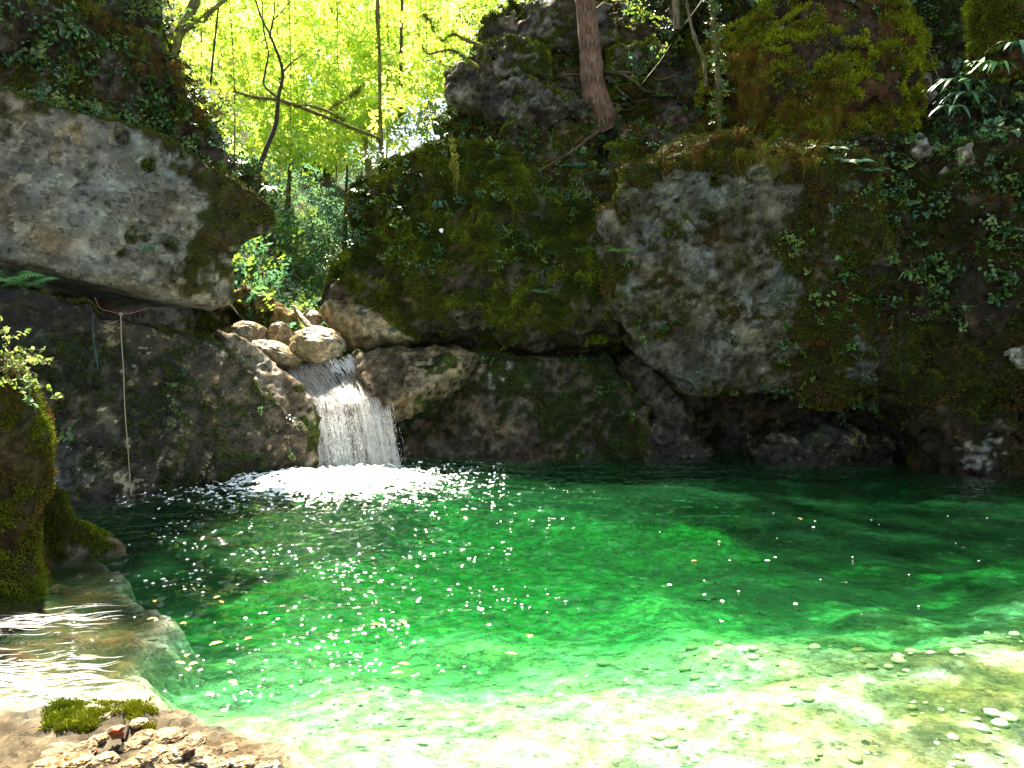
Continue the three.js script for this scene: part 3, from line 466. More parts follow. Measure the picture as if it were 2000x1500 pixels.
{  // drifting foam flecks; the white domes also stand in for sun glints
  const dome = new THREE.SphereGeometry(1, 7, 4, 0, Math.PI * 2, 0, Math.PI / 2), list = [], r = rngOf(77);
  const clusters = []; for (let i = 0; i < 60; i++) { const y = 960 + 400 * r() ** 0.9; clusters.push([mix(300, 1150 - (y - 960) * 0.2, r()), y]); }
  for (let i = 0; i < 420; i++) {
    const c = clusters[(r() * clusters.length) | 0], sp = 10 + (c[1] - 900) * 0.09, g = () => (r() + r() + r() - 1.5) * 1.3;
    let px = c[0] + g() * sp * 1.6, py = c[1] + g() * sp * 0.5;
    if (i > 395) { px = mix(1150, 1960, r()); py = mix(985, 1190, r()); }
    if (py < 945) continue;
    const p = onWater(px, py); if (p.x < shelfX(p.z) - 0.4) continue;
    p.y = waveH(p.x, p.z) + 0.002; const k = mix(0.004, 0.012, r() ** 2.5) * (1 + 0.04 * -p.z);
    list.push({ m: new THREE.Matrix4().compose(p, Q.setFromAxisAngle(YUP, r() * 6), V(k * mix(0.8, 1.6, r()), k * 0.45, k)) });
  }
  tag(inst('foam_bubbles', dome, foamMat, list), 'white flecks of drifting foam that also stand in for sun glints on the pool', 'foam', null, 'stuff');
}
function stone(name, p, rx, ry, rz, turn, seed, colorO, material, label, category, grp, rough = 0.16) {
  const ico = new THREE.IcosahedronGeometry(1, 24), idx = [], pos = [], key = new Map(), a = ico.attributes.position.array, c = Math.cos(turn), s = Math.sin(turn);
  for (let i = 0; i < a.length; i += 3) {
    const k = a[i].toFixed(4) + a[i + 1].toFixed(4) + a[i + 2].toFixed(4); let n = key.get(k);
    if (n === undefined) {
      n = pos.length / 3; key.set(k, n);
      const d = 1 + rough * fbm(a[i] * 1.1 + seed, a[i + 1] * 1.1, a[i + 2] * 1.1) + rough * 0.25 * fbm(a[i] * 5, a[i + 1] * 5 + seed, a[i + 2] * 5), x = a[i] * rx * d, y = a[i + 1] * ry * d, z = a[i + 2] * rz * d;
      pos.push(p.x + x * c + y * s, p.y - x * s + y * c, p.z + z);
    }
    idx.push(n);
  }
  return tag(mesh(name, boxed(pos, idx, rockColor(colorO)), material), label, category, grp);
}
const wornO = { mott: 0.4, a: [0.58, 0.50, 0.34], b: [0.46, 0.36, 0.19], stain: [0.28, 0.20, 0.10], stainAt: 0.2, mossBias: -0.85, mossUp: 0 };
for (const [px, py, d, rx, ry, turn, label] of [
  [487, 652, 12.5, 36, 25, 0.15, 'pale rounded boulder farthest left above the cascade'],
  [547, 654, 12.55, 23, 27, -0.1, 'small upright orange-brown boulder between the pale ones'],
  [620, 674, 12.35, 54, 36, 0.05, 'large brown boulder at the head of the cascade'],
  [541, 690, 12.2, 52, 21, 0.36, 'long sloping pale boulder just above the cascade lip'],
  [610, 622, 13.0, 20, 16, 0.2, 'small grey boulder under the driftwood, farthest back']]) stone('stream_boulder', at(px, py, d), rx / F * d, ry / F * d, rx / F * d * 0.9, turn, px * 0.1, wornO, wornMat, label, 'boulder', 'boulders above the cascade');
rock('UB', 'wedge_rock', { poly: [[370, 690], [370, 590], [440, 582], [474, 556], [500, 572], [540, 590], [574, 614], [582, 650], [560, 690], [400, 700]], anchor: [500, 620, 13.1], yaw: R(12), pitch: R(6), thick: 1.4, round: 0.1, big: 0.08, mid: 0.05, small: 0.03, cell: 0.04, color: { a: [0.34, 0.26, 0.11], b: [0.24, 0.18, 0.08], stain: [0.06, 0.05, 0.02], stainAt: 0.05, mossBias: -0.25, mossUp: 0.1, moss: [0.06, 0.06, 0.01] }, label: 'wedge-shaped mossy rock with a bright top edge behind the boulders', category: 'rock' });
{
  const g = sheet(24, 24, (s, t) => { const p = at(mix(560, 760, s), 690, 12.2).lerp(at(mix(560, 640, s), 640, 15), t); p.y = 1.50 + 0.25 * t + 0.02 * n3(p.x * 5, 1, p.z * 5); return p; });
  tag(mesh('stream', g, clearWater), 'shallow stream feeding the cascade', 'water', null, 'structure');
  const r = rngOf(5), list = [];
  for (let i = 0; i < 240; i++) { const p = at(mix(575, 640, r()), 0, mix(12.5, 13.6, r())); p.y = mix(1.62, 1.85, ss(12.4, 13.6, -p.z)) + 0.10 * r(); const k = mix(0.01, 0.04, r() * r()); list.push({ m: new THREE.Matrix4().compose(p, Q.setFromAxisAngle(YUP, r() * 6), V(k * 1.6, k * 0.7, k)) }); }
  tag(inst('rapids_foam', new THREE.IcosahedronGeometry(1, 1), foamMat, list), 'white rapids of the stream between the boulders', 'foam', null, 'stuff');
}

// ------------------------------------------------------------------ plants
function leafArrays(out, base, dir, up, L, W, fold = 0.25, droop = 0.2) {
  const side = dir.clone().cross(up).normalize(), n = side.clone().cross(dir).normalize(), b = out.pos.length / 3;
  const P = (t, w, h) => { const p = base.clone().addScaledVector(dir, t * L).addScaledVector(side, w * W).addScaledVector(n, h * W - droop * L * t * t); out.pos.push(p.x, p.y, p.z); };
  P(0, 0, 0); P(0.35, -0.5, fold); P(0.35, 0, 0); P(0.35, 0.5, fold); P(0.75, -0.33, fold * 0.7); P(0.75, 0, 0); P(0.75, 0.33, fold * 0.7); P(1, 0, -0.05);
  for (const f of [[0, 2, 1], [0, 3, 2], [1, 2, 5], [1, 5, 4], [2, 3, 6], [2, 6, 5], [4, 5, 7], [5, 6, 7]]) out.idx.push(b + f[0], b + f[1], b + f[2]);
}
const built = (o) => { const g = new THREE.BufferGeometry(); g.setAttribute('position', new THREE.Float32BufferAttribute(o.pos, 3)); g.setIndex(o.idx); g.computeVertexNormals(); return g; };
// a leafy twig growing along +y and drooping; leaves alternate in a plane
function sprayGeo(seed, n, len, L, W) {
  const r = rngOf(seed), o = { pos: [], idx: [] };
  for (let i = 0; i < n; i++) {
    const t = (i + 0.5) / n, a = (i % 2 ? 1 : -1) * mix(0.5, 1.2, r()), base = V(mix(-0.08, 0.08, r()) * len + 0.3 * len * (i % 2 ? 1 : -1) * (1 - t) * r(), t * len, mix(-0.12, 0.12, r()) * len - 0.15 * len * t * t);
    leafArrays(o, base, V(Math.sin(a), Math.cos(a), mix(-0.5, 0.3, r())).normalize(), V(mix(-0.4, 0.4, r()), mix(-0.3, 0.3, r()), 1).normalize(), L * mix(0.7, 1.2, r()), W * mix(0.7, 1.2, r()));
  }
  return built(o);
}
function tuftGeo(seed, n, len, w, spread) {
  const r = rngOf(seed), o = { pos: [], idx: [] };
  for (let i = 0; i < n; i++) {
    const a = r() * 6.283, k = spread * Math.sqrt(r()), l = len * mix(0.5, 1.1, r()), b = V(Math.cos(a) * k * len * 0.8, -0.1 * len, Math.sin(a) * k * len * 0.8), d = V(Math.cos(a) * k, mix(0.6, 1, r()), Math.sin(a) * k).normalize(), sd = d.clone().cross(V(r() - 0.5, r() - 0.5, r() - 0.5)).normalize().multiplyScalar(w * mix(0.7, 1.3, r())), t = b.clone().addScaledVector(d, l), m = b.clone().addScaledVector(d, l * 0.55), q = o.pos.length / 3;
    o.pos.push(b.x, b.y, b.z, m.x - sd.x, m.y - sd.y, m.z - sd.z, m.x + sd.x, m.y + sd.y, m.z + sd.z, t.x, t.y, t.z); o.idx.push(q, q + 2, q + 1, q + 1, q + 2, q + 3);
  }
  return built(o);
}
function strandGeo(seed, n, len, w) {        // hanging moss: limp strands that fall along -y
  const r = rngOf(seed), o = { pos: [], idx: [] };
  for (let i = 0; i < n; i++) {
    const x = (r() + r() - 1) * len * 0.45, z = (r() - 0.5) * len * 0.3, l = len * mix(0.15, 1, r() * r()), ph = r() * 9, b = o.pos.length / 3, m = 5;
    for (let k = 0; k <= m; k++) { const t = k / m, h = w * (1 - t * 0.8) * mix(0.6, 1.4, r()), dx = 0.16 * len * n3(ph, t * 2.4, 0); o.pos.push(x + dx - h, -t * l, z + 0.14 * len * n3(ph, t * 2.4, 5), x + dx + h, -t * l, z + 0.14 * len * n3(ph, t * 2.4, 5) + h * 0.5); if (k < m) { const a = b + k * 2; o.idx.push(a, a + 1, a + 2, a + 1, a + 3, a + 2); } }
  }
  return built(o);
}
// points on a rock, by area
function sampler(m) {
  const g = m.geometry, P = g.attributes.position.array, N = g.attributes.normal.array, I = g.index.array, cum = new Float64Array(I.length / 3), eye = V(0, EYE, 0), a = V(), b = V(), c = V(); let s = 0;
  for (let t = 0; t < cum.length; t++) {
    const i = I[t * 3] * 3, j = I[t * 3 + 1] * 3, k = I[t * 3 + 2] * 3; a.set(P[i], P[i + 1], P[i + 2]); b.set(P[j], P[j + 1], P[j + 2]); c.set(P[k], P[k + 1], P[k + 2]);
    const facing = N[i] * (eye.x - a.x) + N[i + 1] * (eye.y - a.y) + N[i + 2] * (eye.z - a.z);
    if (facing > -2.5) s += b.sub(a).cross(c.sub(a)).length() / 2; cum[t] = s;
  }
  return { area: s, at(r) {
    const x = r() * s; let lo = 0, hi = cum.length - 1; while (lo < hi) { const m2 = (lo + hi) >> 1; if (cum[m2] < x) lo = m2 + 1; else hi = m2; }
    let u = r(), w = r(); if (u + w > 1) { u = 1 - u; w = 1 - w; } const [i, j, k] = [I[lo * 3], I[lo * 3 + 1], I[lo * 3 + 2]], q = 1 - u - w, L = (A, o) => A[i * 3 + o] * q + A[j * 3 + o] * u + A[k * 3 + o] * w;
    return { p: V(L(P, 0), L(P, 1), L(P, 2)), n: V(L(N, 0), L(N, 1), L(N, 2)).normalize(), moss: g.moss[i] };
  } };
}
function scatter(m, perM2, accept, make, seed) {
  const S = sampler(m), r = rngOf(seed), out = [], n = S.area * perM2;
  for (let i = 0; i < n; i++) { const h = S.at(r); if (accept(h, r)) out.push(make(h, r)); }
  return out;
}
const mossTufts = [tuftGeo(1, 12, 0.045, 0.005, 0.9), tuftGeo(2, 10, 0.06, 0.005, 0.7)], FRESH = [0.13, 0.17, 0.012], OLIVE = [0.07, 0.085, 0.010], BROWNM = [0.10, 0.06, 0.018], DEEP = [0.03, 0.045, 0.008];
function mossOn(key, perM2, palette = [FRESH, OLIVE, DEEP], size = 1, min = 0.35) {
  const m = rocks[key], list = scatter(m, perM2, (h, r) => h.moss > min + 0.3 * r(), ({ p, n }, r) => {
    const t = fbm(p.x * 1.7, p.y * 1.7, p.z * 1.7) * 1.2 + 0.5, c = t < 0.5 ? mix3(palette[0], palette[1], clamp(t * 2)) : mix3(palette[1], palette[2], clamp(t * 2 - 1)), v = mix(0.6, 1.35, r());
    const d = n.clone().add(V(mix(-0.4, 0.4, r()), mix(-0.5, 0.2, r()), mix(-0.2, 0.4, r()))).normalize();
    return { m: place(p, d, r() * 6, size * mix(0.6, 1.5, r())), c: c.map((x) => x * v) };
  }, key.length * 31 + perM2);
  inst('moss', mossTufts[perM2 % 2 | 0], mossMat, list, m);
}
mossOn('R2', 1100); mossOn('R6', 1700, [[0.22, 0.25, 0.012], [0.15, 0.17, 0.010], [0.10, 0.08, 0.012]], 1.4); mossOn('R7', 700, [FRESH, OLIVE, BROWNM]); mossOn('R5', 600, [OLIVE, DEEP, BROWNM]); mossOn('R3', 500, [OLIVE, OLIVE, BROWNM]); mossOn('R1', 260, [DEEP, DEEP, OLIVE]);
mossOn('L2', 300, [OLIVE, OLIVE, BROWNM]); mossOn('L3', 500, [FRESH, OLIVE, BROWNM]); mossOn('L1', 300, [DEEP, OLIVE, DEEP]); mossOn('N1', 3400, [FRESH, [0.09, 0.10, 0.008], BROWNM], 0.6); mossOn('N2', 2600, [FRESH, OLIVE, OLIVE], 0.6); mossOn('R8', 1500, [FRESH, OLIVE, OLIVE], 1.1); mossOn('R9', 300, [OLIVE, DEEP, DEEP]); mossOn('UB', 500); for (const [, a] of blocks) mossOn('blk' + a[0], 700);
// hanging moss curtains on the hump and the slope's rim
{
  const r = rngOf(91), G = [strandGeo(3, 26, 0.42, 0.0035), strandGeo(4, 22, 0.26, 0.0035)], lists = [[], []], brown = [[0.14, 0.065, 0.016], [0.13, 0.085, 0.016], [0.11, 0.12, 0.014], [0.07, 0.04, 0.014], [0.13, 0.14, 0.014]];
  for (const [x0, x1, y0, y1, d, n] of [[1425, 1500, 80, 190, 11.6, 120], [1432, 1490, 150, 260, 11.55, 110], [1440, 1490, 210, 300, 11.5, 60], [1530, 1640, 170, 250, 11.55, 90], [1550, 1620, 230, 310, 11.45, 90], [1500, 1545, 280, 320, 11.4, 30], [1610, 1660, 150, 230, 11.5, 40], [1330, 1410, 240, 310, 11.8, 40], [1250, 1330, 280, 320, 11.9, 24]])
    for (let i = 0; i < n; i++) { const hx = mix(x0, x1, r()), hy = mix(y0, y1, r()), p = at(hx, hy, surfaceAt(hx, hy, d, mix(0.0, 0.12, r()))), c = brown[(r() * 5) | 0], v = mix(0.6, 1.3, r()); lists[(r() * 2) | 0].push({ m: new THREE.Matrix4().compose(p, Q.setFromAxisAngle(YUP, r() * 6), V(1, 1, 1).multiplyScalar(mix(0.5, 1.1, r()))), c: c.map((x) => x * v) }); }
  inst('hanging_moss', G[0], mossMat, lists[0], rocks.R6); inst('hanging_moss', G[1], mossMat, lists[1], rocks.R6);
  const l3 = []; for (let i = 0; i < 150; i++) { const u = r(), p = at(mix(60, 430, u) + mix(-20, 20, r()), mix(20, 270, u * u * 0.9) + mix(-40, 30, r()), mix(8.7, 9.9, u)); l3.push({ m: new THREE.Matrix4().compose(p, Q.setFromAxisAngle(YUP, r() * 6), V(1, 1, 1).multiplyScalar(mix(0.5, 1.2, r()))), c: brown[(r() * 5) | 0].map((x) => x * 0.8) }); }
  inst('hanging_moss', G[1], mossMat, l3, rocks.L3);
}
// creepers and herbs on the walls
const ivyGeo = [sprayGeo(41, 9, 0.22, 0.065, 0.05), sprayGeo(42, 12, 0.3, 0.05, 0.035), sprayGeo(43, 7, 0.16, 0.085, 0.06)], GREENS = [[0.035, 0.09, 0.02], [0.05, 0.12, 0.02], [0.025, 0.07, 0.03], [0.09, 0.13, 0.02]];
function creeper(key, perM2, where, label, hang = 0.5, seed = 1, scale = 1, greens = GREENS) {
  const lists = [[], [], []];
  scatter(rocks[key], perM2, (h, r) => r() < where(h.p, h.n), ({ p, n }, r) => {
    const d = n.clone().multiplyScalar(0.6).add(V(mix(-0.6, 0.6, r()), mix(0.3, -1, hang) * r() * 1.4, mix(-0.2, 0.5, r()))).normalize(), c = greens[(r() * greens.length) | 0], v = mix(0.6, 1.3, r());
    lists[(r() * 3) | 0].push({ m: place(p.addScaledVector(n, 0.02), d, r() * 6, scale * mix(0.6, 1.3, r())), c: c.map((x) => x * v) });
  }, seed);
  const g = group('creepers'); tag(g, label, 'creeper', null, 'stuff'); lists.forEach((l, i) => l.length && inst('foliage', ivyGeo[i], ivyMat, l, g));
}
const band = (lo, hi, x) => ss(lo - 0.15, lo + 0.15, x) * ss(hi + 0.15, hi - 0.15, x), patchy = (p, k = 1.4, b = 0) => ss(-0.05 + b, 0.15 + b, fbm(p.x * k, p.y * k, p.z * k));
creeper('R5', 60, (p) => patchy(p, 1.3, 0) * ss(1.6, 2.6, p.y), 'dark green creepers and herbs covering the right wall', 0.6, 101);
creeper('R9', 110, (p) => patchy(p, 1.2, -0.1), 'leafy herbs around the gully at the upper right', 0.5, 102);
creeper('R2', 70, (p) => patchy(p, 1.8, 0) * ss(2.6, 3.1, p.y), 'small leafy plants growing in the moss of the big rounded boulder', 0.4, 103, 0.8);
creeper('R7', 55, (p) => patchy(p, 1.5, 0.02), 'herbs and ivy on the root slope', 0.5, 104, 0.8);
creeper('R6', 30, (p) => patchy(p, 1.7, 0.1), 'sparse ivy on the moss hump', 0.6, 105, 0.7);
creeper('L3', 120, (p, n) => patchy(p, 1.2, -0.12) * ss(-6.6, -4.6, p.x), 'dense ivy and brush hanging over the left rock bank', 0.6, 106);
creeper('L2', 60, (p, n) => ss(0.35, 0.75, n.y) * 0.9, 'ivy fringe along the top edge of the grey overhanging block', 0.6, 107, 0.8);
creeper('L1', 10, (p) => patchy(p, 1.6, 0.1) * ss(1.9, 1.2, p.y), 'few small plants on the dark wet left wall', 0.6, 108, 0.7);
creeper('R3', 60, (p) => patchy(p, 1.6, 0.04) * (0.15 + 0.85 * ss(3.4, 4.3, p.x)), 'few small plants on the leaning face', 0.6, 109, 0.7);
creeper('R1', 10, (p) => patchy(p, 1.6, 0.1), 'few small plants on the ledge wall', 0.6, 110, 0.7);

// ------------------------------------------------------------------ trees: tapered limbs
function limb(points, radii, o = {}) {
  const { radial = 8, seg = 10, knob = 0.12, color = [0.12, 0.085, 0.055], color2 = [0.06, 0.07, 0.015], moss = 0 } = o, curve = new THREE.CatmullRomCurve3(points), n = seg * (points.length - 1), fr = curve.computeFrenetFrames(n), pos = [], col = [], uv = [], idx = []; let len = 0, prev = null;
  for (let i = 0; i <= n; i++) {
    const t = i / n, p = curve.getPoint(t), k = t * (radii.length - 1), a = Math.floor(Math.min(k, radii.length - 2)), r0 = mix(radii[a], radii[a + 1], k - a); if (prev) len += p.distanceTo(prev); prev = p;
    for (let j = 0; j <= radial; j++) {
      const th = j / radial * Math.PI * 2, c = Math.cos(th), s = Math.sin(th), nn = fr.normals[i].clone().multiplyScalar(c).addScaledVector(fr.binormals[i], s), k2 = r0 * (1 + knob * n3(p.x * 6 + c * 0.8, p.y * 5, p.z * 6 + s * 0.8)), q = p.clone().addScaledVector(nn, k2);
      pos.push(q.x, q.y, q.z); uv.push(th * r0, len); col.push(...mix3(color, color2, moss ? ss(0.35 - moss * 0.7, 0.5 - moss * 0.7, n3(q.x * 5, q.y * 5, q.z * 5)) : 0));
      if (i < n && j < radial) { const b = i * (radial + 1) + j; idx.push(b, b + 1, b + radial + 1, b + 1, b + radial + 2, b + radial + 1); }
    }
  }
  const g = new THREE.BufferGeometry(); g.setAttribute('position', new THREE.Float32BufferAttribute(pos, 3)); g.setAttribute('color', new THREE.Float32BufferAttribute(col, 3)); g.setAttribute('uv', new THREE.Float32BufferAttribute(uv, 2)); g.setIndex(idx); g.computeVertexNormals(); return g;
}
const pts = (a, d) => a.map(([x, y, dd]) => at(x, y, dd ?? d));
const px = (w, d) => w / F * d / 2;                    // radius of a limb that is w photo pixels wide
const MOSSY = { color: [0.13, 0.11, 0.05], color2: [0.20, 0.22, 0.03], moss: 0.9 };
// hanging tufts along a mossy limb
function limbMoss(parent, points, n, seed, d = 0.03, bright = FRESH) {
  const c = new THREE.CatmullRomCurve3(points), r = rngOf(seed), a = [], b = [];
  for (let i = 0; i < n; i++) {
    const p = c.getPoint(r()), v = mix(0.6, 1.3, r());
    a.push({ m: place(p.clone().add(V(mix(-d, d, r()), mix(-d, d, r()), mix(-d, d, r()))), V(mix(-1, 1, r()), mix(-0.8, 1, r()), mix(-1, 1, r())).normalize(), 0, mix(0.6, 1.4, r())), c: bright.map((x) => x * v) });
    if (r() < 0.35) b.push({ m: new THREE.Matrix4().compose(p, Q.setFromAxisAngle(YUP, r() * 6), V(1, 1, 1).multiplyScalar(mix(0.15, 0.4, r()))), c: OLIVE.map((x) => x * v) });
  }
  inst('moss', mossTufts[0], mossMat, a, parent); if (b.length) inst('hanging_moss', strandGeo(6, 10, 0.4, 0.006), mossMat, b, parent);
}
const leafSprays = [sprayGeo(51, 14, 0.5, 0.12, 0.085), sprayGeo(52, 12, 0.42, 0.13, 0.10), sprayGeo(53, 16, 0.6, 0.10, 0.075)];
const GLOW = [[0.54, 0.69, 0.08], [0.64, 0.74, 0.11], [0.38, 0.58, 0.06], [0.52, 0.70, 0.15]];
// where the sun reaches the pool between the crowns: how open the crown must be at p
const sunGap = (p) => { const k = p.y / sunDir.y, x = p.x - sunDir.x * k, z = p.z - sunDir.z * k; return ss(-4.2, -3.4, x) * ss(1.6, 0.6, x) * ss(-13.2, -12.2, z) * ss(0.5, -1, z); };
function crown(parent, clumps, perM3, seed, colors = GLOW, scale = 1, gap = 0.85, mat = leafMat, thin = 1) {
  const r = rngOf(seed), lists = [[], [], []];
  for (const [c, rx, ry, rz] of clumps) {
    const n = perM3 * rx * ry * rz * 4.19 * thin;
    for (let i = 0; i < n; i++) {
      let v; do v = V(r() * 2 - 1, r() * 2 - 1, r() * 2 - 1); while (v.lengthSq() > 1);
      const p = V(c.x + v.x * rx, c.y + v.y * ry, c.z + v.z * rz);
      if (fbm(p.x * 0.8, p.y * 0.9, p.z * 0.8) < -0.12 || r() < gap * sunGap(p)) continue;
      const d = V(mix(-1, 1, r()), mix(-0.7, 0.35, r()), mix(-1, 1, r())).normalize(), q = colors[(r() * colors.length) | 0], k = mix(0.75, 1.15, r());
      lists[(r() * 3) | 0].push({ m: place(p, d, r() * 6, scale * mix(0.7, 1.25, r())), c: q.map((x) => x * k) });
    }
  }
  const g = new THREE.Group(); g.name = 'crown'; g.userData.kind = 'stuff'; parent.add(g);
  lists.forEach((l, i) => l.length && inst('leaves', leafSprays[i], mat, l, g));
}
{ // brown trunk with bare roots on the upper ledge
  const t = group('brown_tree'); tag(t, 'straight brown tree trunk with spreading bare roots on the upper ledge', 'tree');
  const d0 = surfaceAt(1168, 200, 12.9, -0.1), P = [[1178, 248, d0 + 0.12], [1166, 205, d0 - 0.05], [1159, 170, d0 - 0.12], [1153, 100, d0 - 0.1], [1143, 0, d0 - 0.05], [1130, -160, d0], [1118, -420, d0 + 0.1]];
  mesh('trunk', limb(pts(P), [0.30, 0.26, 0.20, 0.178, 0.165, 0.15, 0.10], { radial: 16, knob: 0.08, color: [0.15, 0.078, 0.048], color2: [0.19, 0.125, 0.09], moss: 0.3 }), barkMat, t);
  const foot = (a, w) => mesh('root', limb(a.map(([x, y, d]) => at(x, y, surfaceAt(x, y, d, 0.07))), [px(w * 0.9, 12.7), px(w * 0.65, 12.7), px(w * 0.35, 12.7)], { radial: 7, knob: 0.2, color: [0.13, 0.09, 0.06], color2: [0.07, 0.06, 0.03], moss: 0.3 }), barkMat, t);
  for (const [a, w] of [[[[1182, 150, 12.75], [1205, 165, 12.6], [1225, 190, 12.55], [1245, 200, 12.5]], 11], [[[1180, 140, 12.8], [1215, 142, 12.6], [1255, 142, 12.6], [1290, 155, 12.6], [1330, 140, 12.7]], 9], [[[1215, 145, 12.6], [1240, 160, 12.5], [1262, 178, 12.45], [1300, 176, 12.5]], 8], [[[1150, 170, 12.7], [1120, 180, 12.55], [1090, 172, 12.5], [1075, 160, 12.5]], 9], [[[1150, 150, 12.75], [1110, 145, 12.6], [1078, 152, 12.55]], 7], [[[1175, 195, 12.65], [1215, 205, 12.45], [1260, 195, 12.4], [1340, 190, 12.4], [1390, 170, 12.5]], 8], [[[1165, 205, 12.65], [1180, 240, 12.4], [1150, 270, 12.3], [1110, 300, 12.2], [1060, 330, 12.1], [1030, 352, 12.0]], 9], [[[1200, 155, 12.6], [1212, 180, 12.5], [1228, 190, 12.45]], 6], [[[1175, 205, 12.6], [1225, 215, 12.4], [1255, 200, 12.4]], 7], [[[1190, 232, 12.4], [1165, 262, 12.3], [1130, 285, 12.25]], 5]]) foot(a, w);
  const top = at(1118, -420, 13);
  mesh('bough', limb([at(1122, -300, 12.95), at(1250, -420, 12), at(1500, -520, 11.5)], [0.08, 0.06, 0.03]), barkMat, t); mesh('bough', limb([at(1125, -250, 12.95), at(1000, -330, 13.5), at(860, -380, 14)], [0.07, 0.05, 0.02]), barkMat, t);
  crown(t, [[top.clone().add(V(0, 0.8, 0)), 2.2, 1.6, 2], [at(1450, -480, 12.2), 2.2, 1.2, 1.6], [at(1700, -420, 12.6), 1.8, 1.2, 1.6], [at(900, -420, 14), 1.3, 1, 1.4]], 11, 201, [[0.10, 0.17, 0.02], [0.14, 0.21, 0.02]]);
}
{  // tree added with its crown out of view, to shade the left ledge
  const t = group('bank_tree'); tag(t, 'added leaning tree on the left bank, its unseen crown set to shade the ledge', 'tree'); const b = at(300, 20, 10.6);
  mesh('trunk', limb([b, b.clone().add(V(0.3, 1.4, 0.2)), b.clone().add(V(1.0, 2.8, 0.6))], [0.09, 0.07, 0.03], { color: [0.09, 0.07, 0.04] }), barkMat, t);
  crown(t, [[V(-4.6, 8.6, -10.2), 0.8, 0.45, 1.1], [V(-5.6, 8.6, -10.0), 0.9, 0.5, 1.2], [V(-3.8, 8.7, -9.3), 0.7, 0.4, 0.9]], 50, 333, [[0.14, 0.22, 0.03], [0.18, 0.27, 0.03]], 1, 0);
}
function slender(name, label, stems, mossN, o = MOSSY) {
  const t = group(name); tag(t, label, 'tree'); stems.forEach(([P, w], i) => mesh(i ? 'branch' : 'trunk', limb(pts(P), w.map((x) => px(x, P[0][2])), { radial: 7, ...o }), barkMat, t));
  if (mossN) stems.forEach(([P], i) => limbMoss(t, pts(P), i ? mossN / 2 | 0 : mossN, name.length * 7 + i)); return t;
}
const sap = slender('forked_sapling', 'dark slender forked sapling leaning in the bright gap', [[[[500, 345, 13.2], [520, 290, 13.3], [538, 245, 13.4], [544, 190, 13.4], [552, 140, 13.5], [530, 75, 13.5], [505, 20, 13.6], [488, -60, 13.7]], [12, 10, 9, 8, 7, 5, 4, 3]], [[[553, 140, 13.5], [570, 122, 13.4], [592, 105, 13.4]], [5, 3, 2]], [[[543, 192, 13.4], [516, 165, 13.5], [520, 130, 13.6], [524, 105, 13.6], [515, 60, 13.7], [512, 0, 13.8]], [5, 4, 4, 3, 3, 2]], [[[527, 70, 13.5], [535, 30, 13.5], [538, -30, 13.5]], [4, 3, 2]], [[[531, 42, 13.5], [548, 25, 13.5], [570, 0, 13.4]], [3, 2, 1.5]], [[[545, 160, 13.4], [560, 180, 13.4], [575, 178, 13.4]], [3, 2, 1]]], 0, { color: [0.045, 0.035, 0.02], color2: [0.05, 0.055, 0.01], moss: 0.2 });
slender('straight_tree', 'tall thin straight mossy trunk on the right side of the gap', [[[[745, 300, 14.6], [742, 200, 14.7], [741, 100, 14.8], [738, 40, 14.8], [737, -60, 14.9], [736, -260, 15]], [11, 7, 6, 9, 6, 5]]], 160);
slender('far_trunk', 'thin brown trunk far back, right of the straight mossy one', [[[[782, 238, 19], [783, 150, 19], [785, 0, 19], [788, -100, 19]], [9, 7, 6, 5]]], 0, { color: [0.12, 0.08, 0.03] });
slender('thin_pole_tree', 'thin dark pole-like stem left of the forked sapling', [[[[411, 170, 13], [416, 110, 13], [424, 40, 13.1], [432, -40, 13.1]], [5, 4.5, 4, 3]]], 0, { color: [0.05, 0.045, 0.02] });
const branchLog = slender('fallen_branch', 'mossy branch slanting across the bright gap', [[[[455, 178, 14.6], [500, 190, 14.6], [545, 195, 14.5], [620, 222, 14.5], [690, 250, 14.5], [745, 272, 14.6]], [4, 7, 7, 7, 6, 5]], [[[560, 205, 14.5], [610, 207, 14.4], [650, 222, 14.4], [672, 236, 14.4]], [3, 5, 5, 2]], [[[640, 215, 14.5], [680, 190, 14.6], [712, 165, 14.7]], [4, 2, 1.5]]], 220);
slender('mossy_stump', 'short mossy broken stem at the corner of the big rounded boulder', [[[[728, 345, 12.6], [718, 318, 12.6], [715, 290, 12.6], [714, 268, 12.6]], [20, 12, 6, 3]]], 130);
slender('mossy_limbs', 'twisted mossy limbs reaching out from the upper ledge into the gap', [[[[985, 118, 13.5], [945, 92, 13.3], [905, 76, 13.2], [885, 66, 13.2], [862, 80, 13.2], [848, 62, 13.2], [838, 38, 13.2], [826, 28, 13.2]], [9, 8, 7, 6, 5, 4, 3, 2]], [[[960, 150, 13.4], [915, 118, 13.2], [885, 98, 13.2], [862, 100, 13.2], [832, 104, 13.2], [824, 88, 13.2]], [9, 7, 6, 5, 4, 2]]], 150);
slender('mossy_bough', 'thick mossy bough at the top of the left bank', [[[[335, 130, 9.9], [345, 75, 10], [370, 30, 10.1], [395, -40, 10.2]], [20, 24, 22, 16]], [[[352, 60, 10], [390, 42, 10.1], [412, 22, 10.1], [445, -5, 10.2]], [14, 13, 10, 7]]], 200);
